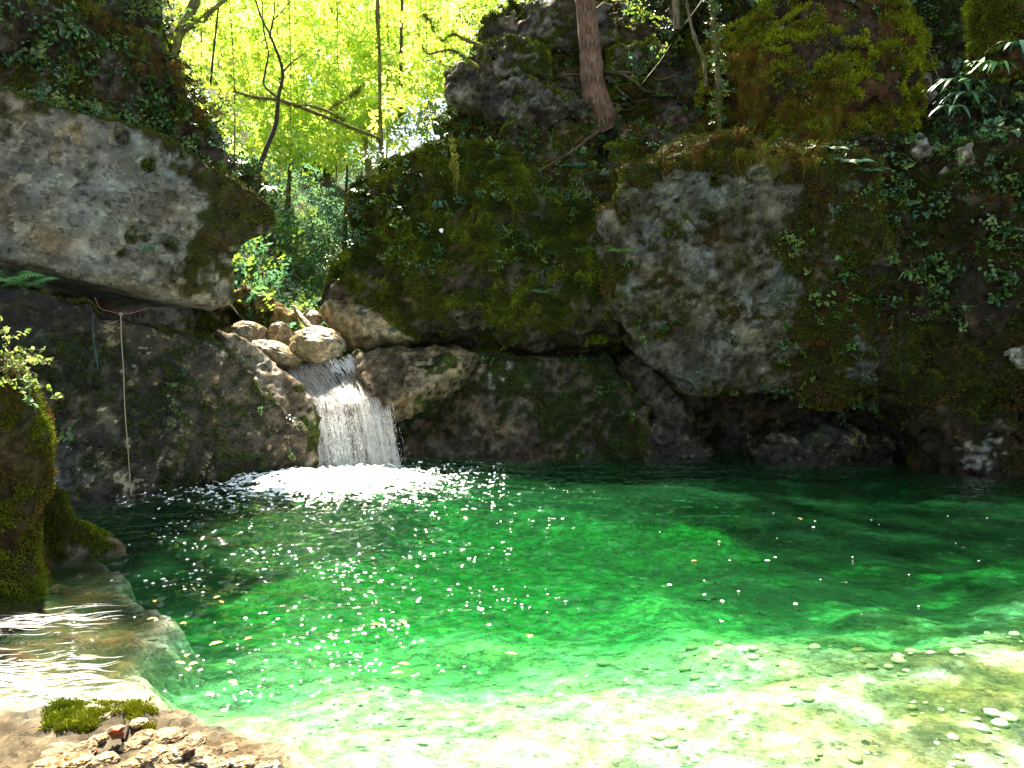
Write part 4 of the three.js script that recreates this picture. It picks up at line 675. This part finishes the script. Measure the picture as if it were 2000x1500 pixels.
{ const t = group('moss_stick'); tag(t, 'upright forked stick wrapped in bright moss on the big boulder', 'stick'); const ds = surfaceAt(893, 385, 11.7, 0), P = pts([[893, 388, ds], [892, 345, ds - 0.05], [890, 320, ds - 0.07], [886, 295, ds - 0.08], [881, 262, ds - 0.08]]); mesh('stem', limb(P, [0.02, 0.02, 0.015, 0.012, 0.004], { ...MOSSY }), barkMat, t); const B = pts([[895, 350, ds - 0.06], [884, 328, ds - 0.09], [886, 305, ds - 0.08]]); mesh('fork', limb(B, [0.012, 0.014, 0.008], MOSSY), barkMat, t); limbMoss(t, P, 46, 5, 0.012, [0.24, 0.26, 0.03]); limbMoss(t, B, 20, 6, 0.012, [0.2, 0.2, 0.02]); }
{ const t = group('dead_stick'); tag(t, 'bare dead stick leaning in the gully at the upper right', 'stick'); mesh('stem', limb([[1806, 84], [1815, 105], [1826, 135], [1836, 158], [1846, 178]].map(([x, y]) => at(x, y, surfaceAt(1836, 160, 10.6, 0.12))), [0.008, 0.013, 0.012, 0.010, 0.006], { color: [0.22, 0.18, 0.11], knob: 0.3 }), barkMat, t); }
for (const [P, w, label] of [[[[1378, 170, 12.2], [1375, 120, 12.2], [1365, 95, 12.2], [1350, 50, 12.3], [1338, -20, 12.3]], [7, 7, 8, 6, 5], 'grey woody vine rising to the top, right of the brown tree'], [[[1405, 260, 11.9], [1402, 150, 11.9], [1395, 60, 11.9], [1385, -30, 12]], [9, 9, 8, 6], 'mossy ivy-clad vine beside the moss hump'], [[[1322, 60, 12.9], [1318, -30, 13]], [14, 12], 'dark thin trunk stub at the top between tree and vines']]) {
  const t = group('woody_vine'); tag(t, label, 'vine'); mesh('stem', limb(pts(P), w.map((x) => px(x, P[0][2])), { radial: 7, knob: 0.25, color: [0.15, 0.12, 0.07], color2: [0.08, 0.09, 0.015], moss: 0.4 }), barkMat, t);
  if (label.includes('ivy')) { const c = new THREE.CatmullRomCurve3(pts(P)), r = rngOf(3), l = []; for (let i = 0; i < 90; i++) { const p = c.getPoint(r()); l.push({ m: place(p, V(mix(-1, 1, r()), mix(-0.6, 0.6, r()), mix(0, 1, r())).normalize(), r() * 6, mix(0.4, 0.9, r())), c: GREENS[(r() * 4) | 0] }); } inst('ivy_leaves', ivyGeo[0], ivyMat, l, t); limbMoss(t, pts(P), 150, 9, 0.03, [0.16, 0.14, 0.02]); }
}
// sunlit broadleaf trees up the ravine
for (const [bx, by, bd, hx, hy, w, label, clumps, k] of [
  [455, 280, 15.0, 440, -120, 5, 'leafy tree filling the gap left of the forked sapling', [[440, 60, 14.6, 0.9, 0.8, 0.7], [455, 190, 14.4, 0.8, 0.7, 0.6], [425, 140, 13.6, 0.5, 0.6, 0.5], [470, -60, 15.5, 1.0, 0.8, 0.8]], 46],
  [560, 340, 19, 560, -120, 5, 'bright leafy tree directly behind the forked sapling', [[530, 40, 19.5, 1.5, 1.2, 0.9], [560, 160, 19, 1.3, 0.9, 0.9], [510, 250, 18.8, 1.1, 0.7, 0.8], [590, 290, 18.6, 0.9, 0.45, 0.7]], 40],
  [650, 330, 20, 655, -150, 5, 'bright leafy tree in the middle of the gap above the mossy branch', [[640, 90, 20, 1.5, 1.2, 0.9], [660, 200, 19.4, 1.4, 0.8, 0.9], [620, 0, 21, 1.6, 1.0, 0.9], [650, 275, 18.8, 0.9, 0.4, 0.6]], 40],
  [745, 320, 20, 755, -150, 5, 'bright leafy tree behind the tall straight trunk', [[745, 110, 20, 1.4, 1.2, 0.9], [770, 10, 20.5, 1.4, 1.0, 0.9], [735, 225, 19.2, 1.1, 0.7, 0.8]], 40],
  [820, 260, 17, 830, -100, 5, 'leafy tree at the right edge of the gap below the twisted limbs', [[815, 140, 17, 0.8, 0.9, 0.8], [850, 40, 17, 0.9, 0.8, 0.8], [810, 205, 16, 0.6, 0.5, 0.6], [862, 130, 15.2, 0.45, 0.7, 0.5]], 46],
  [540, 380, 24, 540, -100, 5, 'second row leafy tree seen between the sapling stems', [[500, 130, 24, 2.0, 1.8, 1.2], [600, 260, 23, 1.6, 1.2, 1.0], [480, 330, 21, 1.0, 0.9, 0.7]], 26],
  [720, 300, 26, 720, -100, 5, 'second row leafy tree right of the middle of the gap', [[680, 60, 26, 2.6, 2.0, 1.4], [780, 160, 25, 1.8, 1.6, 1.2], [640, 220, 25, 1.8, 1.2, 1.2]], 22],
  [390, 250, 19, 380, -200, 5, 'leafy tree showing above the left bank', [[390, 20, 19, 1.6, 1.4, 1.2], [380, 160, 18, 1.1, 0.9, 0.9]], 26],
  [900, 180, 21, 905, -200, 5, 'leafy tree showing behind the upper limestone blocks', [[900, 20, 21, 1.6, 1.4, 1.2], [960, -20, 20, 1.3, 1.0, 1.0], [1060, -60, 20, 1.3, 0.9, 1]], 26],
  [620, 420, 36, 620, -100, 5, 'farthest pale leafy tree high up the ravine', [[520, 40, 36, 3.6, 3.4, 1.6], [660, 20, 37, 3.4, 3.2, 1.6], [620, 260, 35, 3.4, 2.2, 1.6], [800, 60, 36, 3.2, 3.0, 1.6]], 9],
]) {
  const t = group('broadleaf_tree'); tag(t, label, 'tree', 'sunlit broadleaf trees up the ravine');
  const b = at(bx, by, bd); b.y = Math.min(b.y, hill(b.x, b.z) + 0.1); const h = at(hx, hy, bd), m = b.clone().lerp(h, 0.5).add(V(0.1, 0, 0));
  mesh('trunk', limb([b, m, h], [px(w * 0.7, bd), px(w * 0.55, bd), px(w * 0.3, bd)], { radial: 7, color: [0.20, 0.17, 0.09], color2: [0.12, 0.14, 0.03], moss: 0.5 }), barkMat, t);
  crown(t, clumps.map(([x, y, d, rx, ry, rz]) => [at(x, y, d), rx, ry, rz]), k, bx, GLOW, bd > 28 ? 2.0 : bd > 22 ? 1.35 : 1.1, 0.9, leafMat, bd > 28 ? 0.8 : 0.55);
}
// low shaded understorey and darker evergreens at the back
{
  const r = rngOf(61), lists = [[], [], []];
  for (let i = 0; i < 5200; i++) {
    const x = mix(-9, 2.5, r()), z = mix(-13.2, -30, r() ** 1.5), y = hill(x, z); if (Math.abs(x + 2.6 + 0.06 * (-z - 12)) < 0.45 && r() < 0.9) continue;
    const c = r() < 0.3 ? [0.16, 0.26, 0.03] : [[0.06, 0.16, 0.07], [0.10, 0.20, 0.05], [0.07, 0.17, 0.09]][(r() * 3) | 0];
    lists[(r() * 3) | 0].push({ m: place(V(x, y + mix(0, 0.5, r() * r()), z), V(mix(-1, 1, r()), mix(0.1, 1, r()), mix(-1, 1, r())).normalize(), r() * 6, mix(0.35, 1.0, r())), c });
  }
  const g = group('undergrowth'); tag(g, 'green undergrowth covering the slopes of the ravine', 'undergrowth', null, 'stuff'); lists.forEach((l, i) => inst('foliage', leafSprays[i], leafMat, l, g));
}
for (const [bx, by, d, h, label] of [[670, 400, 19, 3.2, 'dark bluish evergreen in the middle of the gap above the stream'], [700, 380, 21, 3.6, 'dark evergreen just behind the bluish one in the gap'], [560, 430, 20, 2.6, 'shaded evergreen bush at the left of the gap']]) {
  const t = group('evergreen_tree'); tag(t, label, 'tree'); const b = at(bx, by, d); b.y = hill(b.x, b.z); const top = b.clone().add(V(0.1, h, 0));
  mesh('trunk', limb([b, b.clone().lerp(top, 0.5), top], [0.08, 0.06, 0.02], { color: [0.07, 0.05, 0.03] }), barkMat, t);
  crown(t, [[b.clone().add(V(0, h * 0.4, 0)), 1.1, h * 0.4, 0.9], [b.clone().add(V(0, h * 0.75, 0)), 0.7, h * 0.3, 0.7]], 60, bx, [[0.07, 0.16, 0.10], [0.08, 0.18, 0.10], [0.10, 0.18, 0.07]], 0.6);
}
// bright sprays hanging in the gap and brush along its left side
{
  const t = group('overhanging_brush'); tag(t, 'leafy brush hanging off the left bank into the gap', 'bush', null, 'stuff');
  crown(t, [[at(300, 40, 9.6), 0.5, 0.35, 0.4], [at(360, 110, 10), 0.35, 0.35, 0.35], [at(250, -10, 9.3), 0.5, 0.3, 0.4], [at(420, 200, 10.6), 0.25, 0.35, 0.3], [at(170, -30, 9), 0.5, 0.2, 0.3]], 130, 77, [[0.10, 0.17, 0.02], [0.17, 0.25, 0.02], [0.06, 0.12, 0.02]], 0.5, 0);
  const w = group('ledge_brush'); tag(w, 'leafy brush around the twisted limbs of the upper ledge', 'bush', null, 'stuff');
  crown(w, [[at(850, 45, 13.0), 0.3, 0.28, 0.25], [at(870, 115, 13.0), 0.28, 0.2, 0.2], [at(900, 60, 13.3), 0.35, 0.35, 0.25], [at(930, 20, 13.8), 0.4, 0.3, 0.3], [at(1230, 20, 13.6), 0.4, 0.3, 0.3], [at(1290, 60, 13.3), 0.3, 0.3, 0.2], [at(1480, -10, 12.2), 0.4, 0.2, 0.2]], 90, 79, [[0.10, 0.16, 0.02], [0.20, 0.27, 0.03], [0.06, 0.12, 0.02]], 0.55, 0);
  const u = group('boulder_shrub'); tag(u, 'shiny-leaved shrub on the sunlit shoulder of the big boulder', 'bush', null, 'stuff');
  crown(u, [[at(800, 245, 12.7), 0.5, 0.28, 0.4], [at(740, 300, 12.5), 0.3, 0.25, 0.3], [at(850, 215, 12.9), 0.35, 0.2, 0.3]], 220, 78, [[0.06, 0.12, 0.02], [0.10, 0.17, 0.02]], 0.42, 0, ivyMat);
}

// ------------------------------------------------------------------ single plants
// each plant: the leaves or fronds that make it, one geometry each
const strapLeaves = (() => { const out = [], r = rngOf(8); for (let i = 0; i < 9; i++) { const o = { pos: [], idx: [] }, a = r() * 6.28, l = mix(0.2, 0.42, r()), w = mix(0.016, 0.028, r()); for (let k = 0; k <= 7; k++) { const t = k / 7, h = w * Math.sin(Math.PI * clamp(t * 0.85 + 0.12)), x = Math.cos(a) * l * t * 0.8, z = Math.sin(a) * l * t * 0.8, y = l * (0.75 * t - 0.95 * t * t), sx = -Math.sin(a) * h, sz = Math.cos(a) * h; o.pos.push(x - sx, y, z - sz, x + sx, y + 0.006 * Math.sin(k * 2.1), z + sz); if (k < 7) { const q = k * 2; o.idx.push(q, q + 2, q + 1, q + 1, q + 2, q + 3); } } out.push(['leaf', built(o)]); } return out; })();
const fernFronds = (() => { const out = [], r = rngOf(18); for (let i = 0; i < 7; i++) { const o = { pos: [], idx: [] }, a = i / 7 * 6.28 + r(), l = mix(0.22, 0.4, r()); leafArrays(o, V(0, 0, 0), V(Math.cos(a), 0.25, Math.sin(a)).normalize(), YUP, l, 0.008, 0, 0.1); for (let k = 1; k < 13; k++) { const t = k / 13, b = V(Math.cos(a) * l * t, l * (0.8 * t - 0.8 * t * t), Math.sin(a) * l * t), pl = 0.085 * Math.sin(Math.PI * clamp(t * 0.9 + 0.12)); for (const s of [-1, 1]) leafArrays(o, b, V(-Math.sin(a) * s + Math.cos(a) * 0.4, -0.15, Math.cos(a) * s + Math.sin(a) * 0.4).normalize(), YUP, pl, pl * 0.32, 0.1, 0.2); } out.push(['frond', built(o)]); } return out; })();
const herbLeaves = (() => { const out = [], r = rngOf(28); for (let i = 0; i < 16; i++) { const o = { pos: [], idx: [] }, a = r() * 6.28, k = mix(0.02, 0.16, r()), b = V(Math.cos(a) * k, mix(-0.12, 0.14, r()), Math.sin(a) * k * 0.6); leafArrays(o, b, V(Math.cos(a), mix(-0.6, 0.2, r()), Math.sin(a) + 0.5).normalize(), V(mix(-0.3, 0.3, r()), 1, 0.6).normalize(), mix(0.06, 0.11, r()), mix(0.05, 0.09, r()), 0.15, 0.25); out.push(['leaf', built(o)]); } return out; })();
const herbGeo = herbLeaves, fernGeo = fernFronds, strapGeo = strapLeaves;
const herbMat = [[0.05, 0.15, 0.03], [0.07, 0.14, 0.02], [0.035, 0.10, 0.035], [0.03, 0.10, 0.045]].map((c) => { const m = ivyMat.clone(); m.name = 'fresh_leaf'; m.color.setRGB(...c); return m; });
for (const [name, geo, x, y, d, s, k, label] of [
  ['broad_leaved_herb', herbGeo, 1645, 508, 10.75, 1.3, 0, 'bright green broad-leaved plant in the middle of the right wall'], ['broad_leaved_herb', herbGeo, 1640, 545, 10.7, 1.1, 0, 'bright green plant just below the broad-leaved one on the right wall'], ['broad_leaved_herb', herbGeo, 1606, 584, 10.75, 0.9, 1, 'lowest bright plant on the right wall, next to the grey face'], ['broad_leaved_herb', herbGeo, 1803, 410, 10.3, 1.2, 3, 'bluish-green leafy plant in the upper part of the right wall'], ['broad_leaved_herb', herbGeo, 1790, 440, 10.3, 0.9, 3, 'small plant under the bluish-green one on the right wall'],
  ['fern', fernGeo, 1665, 318, 10.9, 1.1, 3, 'bluish fern under the right end of the moss hump'], ['fern', fernGeo, 1630, 292, 11.0, 1.0, 3, 'small fern left of the bluish fern under the moss hump'], ['fern', fernGeo, 1700, 335, 10.7, 1.0, 2, 'drooping fern right of the bluish fern under the moss hump'], ['fern', fernGeo, 1210, 490, 11.4, 1.0, 1, 'green fern in the crack left of the leaning face'], ['fern', fernGeo, 1120, 325, 11.9, 1.0, 3, 'grey-green fern below the tree roots'], ['fern', fernGeo, 1060, 570, 11.6, 0.7, 2, 'little dark fern low on the big rounded boulder'],
  ['fern', fernGeo, 22, 548, 7.5, 1.1, 0, 'green fern in the left end of the crevice'], ['fern', fernGeo, 60, 556, 7.7, 0.9, 0, 'smaller green fern beside the one in the crevice'], ['fern', fernGeo, 1290, 190, 12.2, 0.9, 1, 'fern among the roots of the brown tree'],
  ['strap_leaved_fern', strapGeo, 1872, 165, 9.9, 1.5, 2, 'tongue-leaved fern hanging above the gully stones'], ['strap_leaved_fern', strapGeo, 1890, 190, 9.8, 1.4, 3, 'tongue-leaved fern just below the upper one in the gully'], ['strap_leaved_fern', strapGeo, 1945, 130, 9.5, 1.3, 0, 'tongue-leaved fern near the top right mossy rock'], ['strap_leaved_fern', strapGeo, 1860, 215, 9.9, 1.2, 3, 'lowest tongue-leaved fern in the gully'], ['strap_leaved_fern', strapGeo, 1775, 535, 10.3, 0.9, 0, 'tongue-leaved fern low on the right wall'], ['strap_leaved_fern', strapGeo, 528, 372, 10.2, 0.9, 1, 'sunlit tongue-leaved fern on the nose of the grey overhanging block'], ['strap_leaved_fern', strapGeo, 160, 65, 8.6, 0.9, 3, 'pale tongue-leaved fern high on the left rock bank'], ['strap_leaved_fern', strapGeo, 860, 395, 11.6, 0.8, 3, 'bluish tongue-leaved fern under the moss-wrapped stick'], ['strap_leaved_fern', strapGeo, 1985, 90, 9.3, 1.2, 3, 'glossy pale tongue-leaved fern at the right edge near the top'],
  ['broad_leaved_herb', herbGeo, 1965, 250, 9.6, 1.3, 2, 'leafy plant at the right edge under the tongue-leaved ferns'], ['broad_leaved_herb', herbGeo, 1900, 140, 9.8, 1.2, 0, 'leafy plant among the tongue-leaved ferns'], ['broad_leaved_herb', herbGeo, 818, 520, 11.5, 0.5, 3, 'single bluish leafy plant on the face of the big rounded boulder'], ['broad_leaved_herb', herbGeo, 1750, 310, 10.6, 1.0, 2, 'plant left of the gully stones'], ['broad_leaved_herb', herbGeo, 1845, 300, 10.2, 0.8, 3, 'plant right below the gully stones'],
]) { const m = group(name); for (const [n, g] of geo) mesh(n, g, herbMat[k], m); m.position.copy(at(x, y, x < 100 || (x > 1840 && y < 260) ? d : surfaceAt(x, y, d, 0.04))); m.scale.setScalar(s); m.rotation.y = x * 0.7; m.rotation.x = 0.35; tag(m, label, 'plant', 'single plants on the rocks'); }
{ // shrub with small pale leaves on the near left rock
  const t = group('small_leaved_shrub'); tag(t, 'sprawling shrub with small pale green leaves on the tall mossy rock', 'shrub');
  const r = rngOf(71), list = [];
  for (let i = 0; i < 16; i++) { const a = at(mix(-40, 30, r()), mix(690, 740, r()), mix(5.0, 5.5, r())), e = at(mix(0, 135, r()), mix(625, 790, r()), mix(4.8, 5.6, r())), m = a.clone().lerp(e, 0.5).add(V(0, 0.1 * r(), 0.05)), c = new THREE.CatmullRomCurve3([a, m, e]); mesh('twig', limb([a, m, e], [0.005, 0.003, 0.0015], { radial: 5, seg: 5, color: [0.10, 0.07, 0.03] }), barkMat, t); for (let k = 0; k < 15; k++) list.push({ m: place(c.getPoint(mix(0.3, 1, r())), V(mix(-1, 1, r()), mix(-0.4, 0.8, r()), mix(-0.5, 1, r())).normalize(), r() * 6, mix(0.6, 1.2, r())), c: [[0.20, 0.28, 0.06], [0.28, 0.33, 0.10], [0.12, 0.20, 0.03]][(r() * 3) | 0] }); }
  const o = { pos: [], idx: [] }; leafArrays(o, V(0, 0, 0), YUP.clone(), V(0, 0.1, 1).normalize(), 0.038, 0.03); inst('leaves', built(o), leafMat, list, t);
  const l2 = group('ivy_sprig'); tag(l2, 'glossy ivy sprig on the rim of the tall mossy rock', 'plant'); inst('leaves', ivyGeo[2], ivyMat, [0, 1, 2, 3].map((i) => ({ m: place(at(40 + i * 8, 745 + i * 12, 5.05), V(0.5, 0.2 - i * 0.2, 0.7).normalize(), i, 0.55), c: [0.08, 0.16, 0.05] })), l2);
}
// ------------------------------------------------------------------ gravel and cobbles on the pool bed
{
  const r = rngOf(303), ico = new THREE.IcosahedronGeometry(1, 2), A = ico.attributes.position; for (let i = 0; i < A.count; i++) { const k = 1 + 0.14 * n3(A.getX(i) * 0.9, A.getY(i) * 1.4, A.getZ(i) * 1.4); A.setXYZ(i, A.getX(i) * k, A.getY(i) * k, A.getZ(i) * k); } for (let i = 0; i < A.count; i++) { const q = V(A.getX(i), A.getY(i), A.getZ(i)).normalize(); ico.attributes.normal.setXYZ(i, q.x, q.y, q.z); }
  const list = []; for (let i = 0; i < 1100; i++) { const z = -mix(2.6, 5.2, r() ** 1.3), x = mix(0.2, 6.5, r() ** 0.7); if (x < shelfX(z) + 0.25 || fbm(x * 1.2, 3, z * 1.2) < -0.12) continue; const k = mix(0.010, 0.04, r() ** 2.5), c = mix3([0.42, 0.38, 0.26], r() < 0.6 ? [0.14, 0.115, 0.05] : [0.52, 0.5, 0.4], r()); list.push({ m: new THREE.Matrix4().compose(V(x, bedH(x, z) + k * 0.15, z), Q.setFromAxisAngle(YUP, r() * 6), V(k * mix(0.8, 1.5, r()), k * 0.55, k)), c }); }
  tag(inst('gravel', ico, new THREE.MeshPhysicalMaterial({ name: 'cobble', roughness: 0.8, specularIntensity: 0.12 }), list), 'pale and brown cobbles on the shallow pool bed', 'gravel', null, 'stuff');
}
// ------------------------------------------------------------------ ropes, driftwood, scraps
const ropeMat = (c, n) => new THREE.MeshStandardMaterial({ name: n, color: new THREE.Color().setRGB(...c), roughness: 0.9 });
const ropeGeo = (P, r) => new THREE.TubeGeometry(new THREE.CatmullRomCurve3(P), 60, r, 7);
{
  const t = group('hanging_rope'); tag(t, 'pale rope hanging from the crevice down to the water', 'rope'); const m = ropeMat([0.26, 0.22, 0.15], 'pale_rope');
  mesh('rope', ropeGeo(pts([[236, 616, 8.55], [237, 660, 8.5], [241, 720, 8.5], [244, 800, 8.48], [250, 880, 8.42], [256, 968, 8.4]]), 0.0055), m, t); const k = mesh('knot', new THREE.TorusKnotGeometry(0.012, 0.006, 40, 7), m, t); k.position.copy(at(236, 614, 8.55)); const k2 = mesh('knot', new THREE.TorusKnotGeometry(0.014, 0.006, 40, 7), m, t); k2.position.copy(at(250, 872, 8.42));
  tag(mesh('blue_cord', ropeGeo(pts([[182, 612, 8.3], [182, 650, 8.28], [187, 690, 8.26], [192, 722, 8.26]]), 0.0035), ropeMat([0.03, 0.10, 0.13], 'blue_cord')), 'thin blue-green cord hanging left of the pale rope', 'cord');
  tag(mesh('red_cord', ropeGeo(pts([[185, 580, 8.5], [196, 602, 8.5], [215, 608, 8.5], [236, 613, 8.55], [258, 611, 8.6], [285, 603, 8.75]]), 0.003), ropeMat([0.25, 0.10, 0.09], 'red_cord')), 'reddish anchor cord looped across the crevice', 'cord');
}
{ const t = group('driftwood'); tag(t, 'bleached driftwood branch lying among the stream boulders', 'driftwood'); const o = { color: [0.42, 0.37, 0.32], knob: 0.2, radial: 7 };
  mesh('stem', limb(pts([[572, 598, 13], [590, 620, 12.8], [606, 640, 12.6], [622, 650, 12.5]]), [0.03, 0.05, 0.045, 0.02], o), barkMat, t); mesh('branch', limb(pts([[590, 620, 12.8], [602, 606, 12.8], [610, 600, 12.9]]), [0.03, 0.02, 0.008], o), barkMat, t); mesh('branch', limb(pts([[580, 608, 12.9], [575, 600, 12.9], [570, 597, 12.9]]), [0.02, 0.015, 0.01], o), barkMat, t); }
function flatLeaf(name, p, L, W, turn, mat, curl, label, grp, tilt = 0) { const o = { pos: [], idx: [] }; leafArrays(o, V(0, 0, -L / 2), V(0, 0, 1), YUP, L, W, curl, -curl * 0.5); const m = mesh(name, built(o), mat); m.position.copy(p); m.rotation.set(tilt, turn, 0); return tag(m, label, 'leaf', grp); }
{
  const Y = new THREE.MeshPhysicalMaterial({ name: 'yellow_leaf', color: new THREE.Color().setRGB(0.55, 0.36, 0.04), roughness: 0.6, side: THREE.DoubleSide, transmission: 0.2 }), Og = Y.clone(); Og.name = 'orange_leaf'; Og.color.setRGB(0.5, 0.19, 0.03); const r = rngOf(15);
  for (const [x, y, o] of [[424, 1169], [432, 1179], [302, 1184], [297, 1219], [357, 1219], [485, 1256, 1], [422, 1265], [365, 1283], [352, 1301], [378, 1300], [368, 1312, 1], [454, 1340, 1], [490, 1450, 1], [787, 1222], [736, 1221], [646, 1253], [788, 1300], [775, 1312, 1], [812, 1363], [1035, 1245], [1170, 1438], [998, 1277], [1356, 1097, 1], [1562, 1019, 1], [1666, 1388]]) { const p = onWater(x, y); p.y = waveH(p.x, p.z) + 0.008; flatLeaf('floating_leaf', p, mix(0.045, 0.075, r()), mix(0.025, 0.04, r()), r() * 6, o ? Og : Y, 0.2, o ? 'small orange fallen leaf floating on the green water' : 'small yellow fallen leaf floating on the green water', o ? 'orange leaves on the pool' : 'yellow leaves on the pool'); }
  const rust = Og.clone(); rust.name = 'rust_leaf'; rust.color.setRGB(0.17, 0.042, 0.012); rust.transmission = 0.1;
  const onBank = (x, y) => { for (let d = 2; d < 6; d += 0.01) { const p = at(x, y, d); if (p.y < bedH(p.x, p.z)) return p; } return onWater(x, y); };
  const t = group('curled_leaf'); tag(t, 'curled rust-brown dead leaf lying on the stones of the bank', 'leaf'); t.position.copy(onBank(228, 1460)).add(V(0, 0.02, 0));
  for (const [a, s] of [[0.3, 1], [1.0, 0.9], [-0.5, 0.75]]) { const o = { pos: [], idx: [] }; leafArrays(o, V(0, 0, -0.03), V(0, 0.3, 1).normalize(), YUP, 0.09 * s, 0.065 * s, 0.6, -0.4); const m = mesh('lobe', built(o), rust, t); m.rotation.y = a; }
  flatLeaf('bank_leaf', onBank(180, 1478).add(V(0, 0.012, 0)), 0.045, 0.04, 0.5, rust, 0.3, 'small red-brown leaf scrap on the bank left of the curled leaf', null);
  const tw = group('twig'); tag(tw, 'short dark twig beside the curled leaf on the bank', 'twig'); const a = onBank(240, 1456).add(V(0, 0.02, 0)), b = onBank(250, 1432).add(V(0, 0.05, 0)); mesh('stem', limb([a, a.clone().lerp(b, 0.5), b], [0.008, 0.009, 0.007], { color: [0.07, 0.045, 0.035], knob: 0.25 }), barkMat, tw);
  const W = new THREE.MeshStandardMaterial({ name: 'white_scrap', color: new THREE.Color().setRGB(0.8, 0.8, 0.78), roughness: 0.5, side: THREE.DoubleSide }); const sc = flatLeaf('pale_leaf', at(862, 451, surfaceAt(862, 451, 11.6, 0.05)), 0.10, 0.075, 0.3, W, 0.3, 'single white leaf catching the eye on the big rounded boulder', null, 1.2);
  // stones of the bank
  const bank = { a: [0.44, 0.36, 0.24], b: [0.34, 0.26, 0.16], stain: [0.16, 0.11, 0.065], stainAt: 0.15, mossBias: -0.6, mossUp: 0.1, s: 6 };
  const rs = rngOf(99);
  const list = [[150, 1492, 55], [205, 1488, 50], [300, 1480, 62], [258, 1498, 46], [350, 1470, 46], [395, 1482, 55], [340, 1500, 60], [430, 1495, 45], [280, 1440, 40], [330, 1438, 44], [225, 1430, 34], [190, 1446, 30], [380, 1448, 40], [165, 1462, 36], [120, 1470, 50], [440, 1465, 36], [270, 1412, 28], [210, 1396, 30], [240, 1380, 26], [480, 1490, 40], [520, 1500, 36], [100, 1500, 55], [255, 1460, 40], [310, 1455, 34]];
  list.forEach(([x, y, w], i) => { const p = onBank(x, y), d = -p.z, q = w / F * d / 2 * 1.15; p.y += q * 0.02; stone('bank_stone', p, q * mix(0.9, 1.3, rs()), q * mix(0.35, 0.55, rs()), q * mix(0.8, 1.3, rs()), mix(-0.2, 0.2, rs()), i * 3.3, { ...bank, mossBias: x < 260 && y < 1420 ? -0.1 : -0.6 }, rockMat, 'cream limestone lump in the bank at the lower left', 'stone', 'cream stones of the near bank', 0.26); });
  // moss pad on the bank
  const rm = rngOf(44), ml = []; for (let i = 0; i < 2600; i++) { const q = onBank(mix(90, 300, rm()), mix(1372, 1425, rm())); const k = fbm(q.x * 5, 1, q.z * 5); if (k < -0.1) continue; const c = mix3(FRESH, [0.22, 0.22, 0.012], clamp((q.x + 2.1) * 1.3)); ml.push({ m: place(q, V(mix(-0.4, 0.4, rm()), 1, mix(-0.4, 0.4, rm())).normalize(), rm() * 6, mix(0.25, 0.6, rm())), c }); }
  tag(inst('moss_pad', mossTufts[0], mossMat, ml), 'bright green moss pad on the edge of the near bank', 'moss', null, 'stuff');
  // white water rushing over the ledge at the lower left
  const flow = group('ledge_rapids'); tag(flow, 'fast shallow white water streaming over the ledge at the lower left', 'rapids');
  const rf = rngOf(55), pos = [], idx = [], flowY = (x, z) => Math.max(0.0, bedH(x, z)) + 0.012 + 0.03 * ss(-1.7, -2.6, x) + 0.012 * n3(x * 1.5, 2, z * 7);
  for (let k = 0; k < 900; k++) {
    const v = rf(), y0 = v < 0.3 ? 1232 + (rf() + rf() - 1) * 30 : 1350 + (rf() + rf() - 1) * 75, x0 = mix(-160, 170, rf() ** 2.2), x1 = x0 + mix(15, 110, rf() ** 2), w = mix(0.0006, 0.0022, rf() * rf()), b = pos.length / 3;
    for (let i = 0; i <= 6; i++) { const q = i / 6, X = mix(x0, x1, q), p = onWater(X, y0 - 0.07 * X + 5 * n3(y0 * 0.03, X * 0.01, 1)); p.y = flowY(p.x, p.z); const h = w * Math.sin(Math.PI * clamp(q * 0.9 + 0.05)); pos.push(p.x, p.y + h * 0.4, p.z - h, p.x, p.y, p.z + h); if (i < 6) { const a = b + i * 2; idx.push(a, a + 1, a + 2, a + 1, a + 3, a + 2); } }
  }
  const g = new THREE.BufferGeometry(); g.setAttribute('position', new THREE.Float32BufferAttribute(pos, 3)); g.setIndex(idx); g.computeVertexNormals(); const s = mesh('white_streaks', g, whiteWater, flow); s.userData.kind = 'stuff';
  mesh('water_film', sheet(40, 40, (s, t) => { const p = onWater(mix(-200, 240, s), mix(1195, 1425, t)); p.y = flowY(p.x, p.z) - 0.004 - 0.12 * ss(0.75, 1, s) - 0.1 * ss(0.1, 0, t) - 0.1 * ss(0.9, 1, t); return p; }), clearWater, flow);
}
renderer.render(scene, camera);
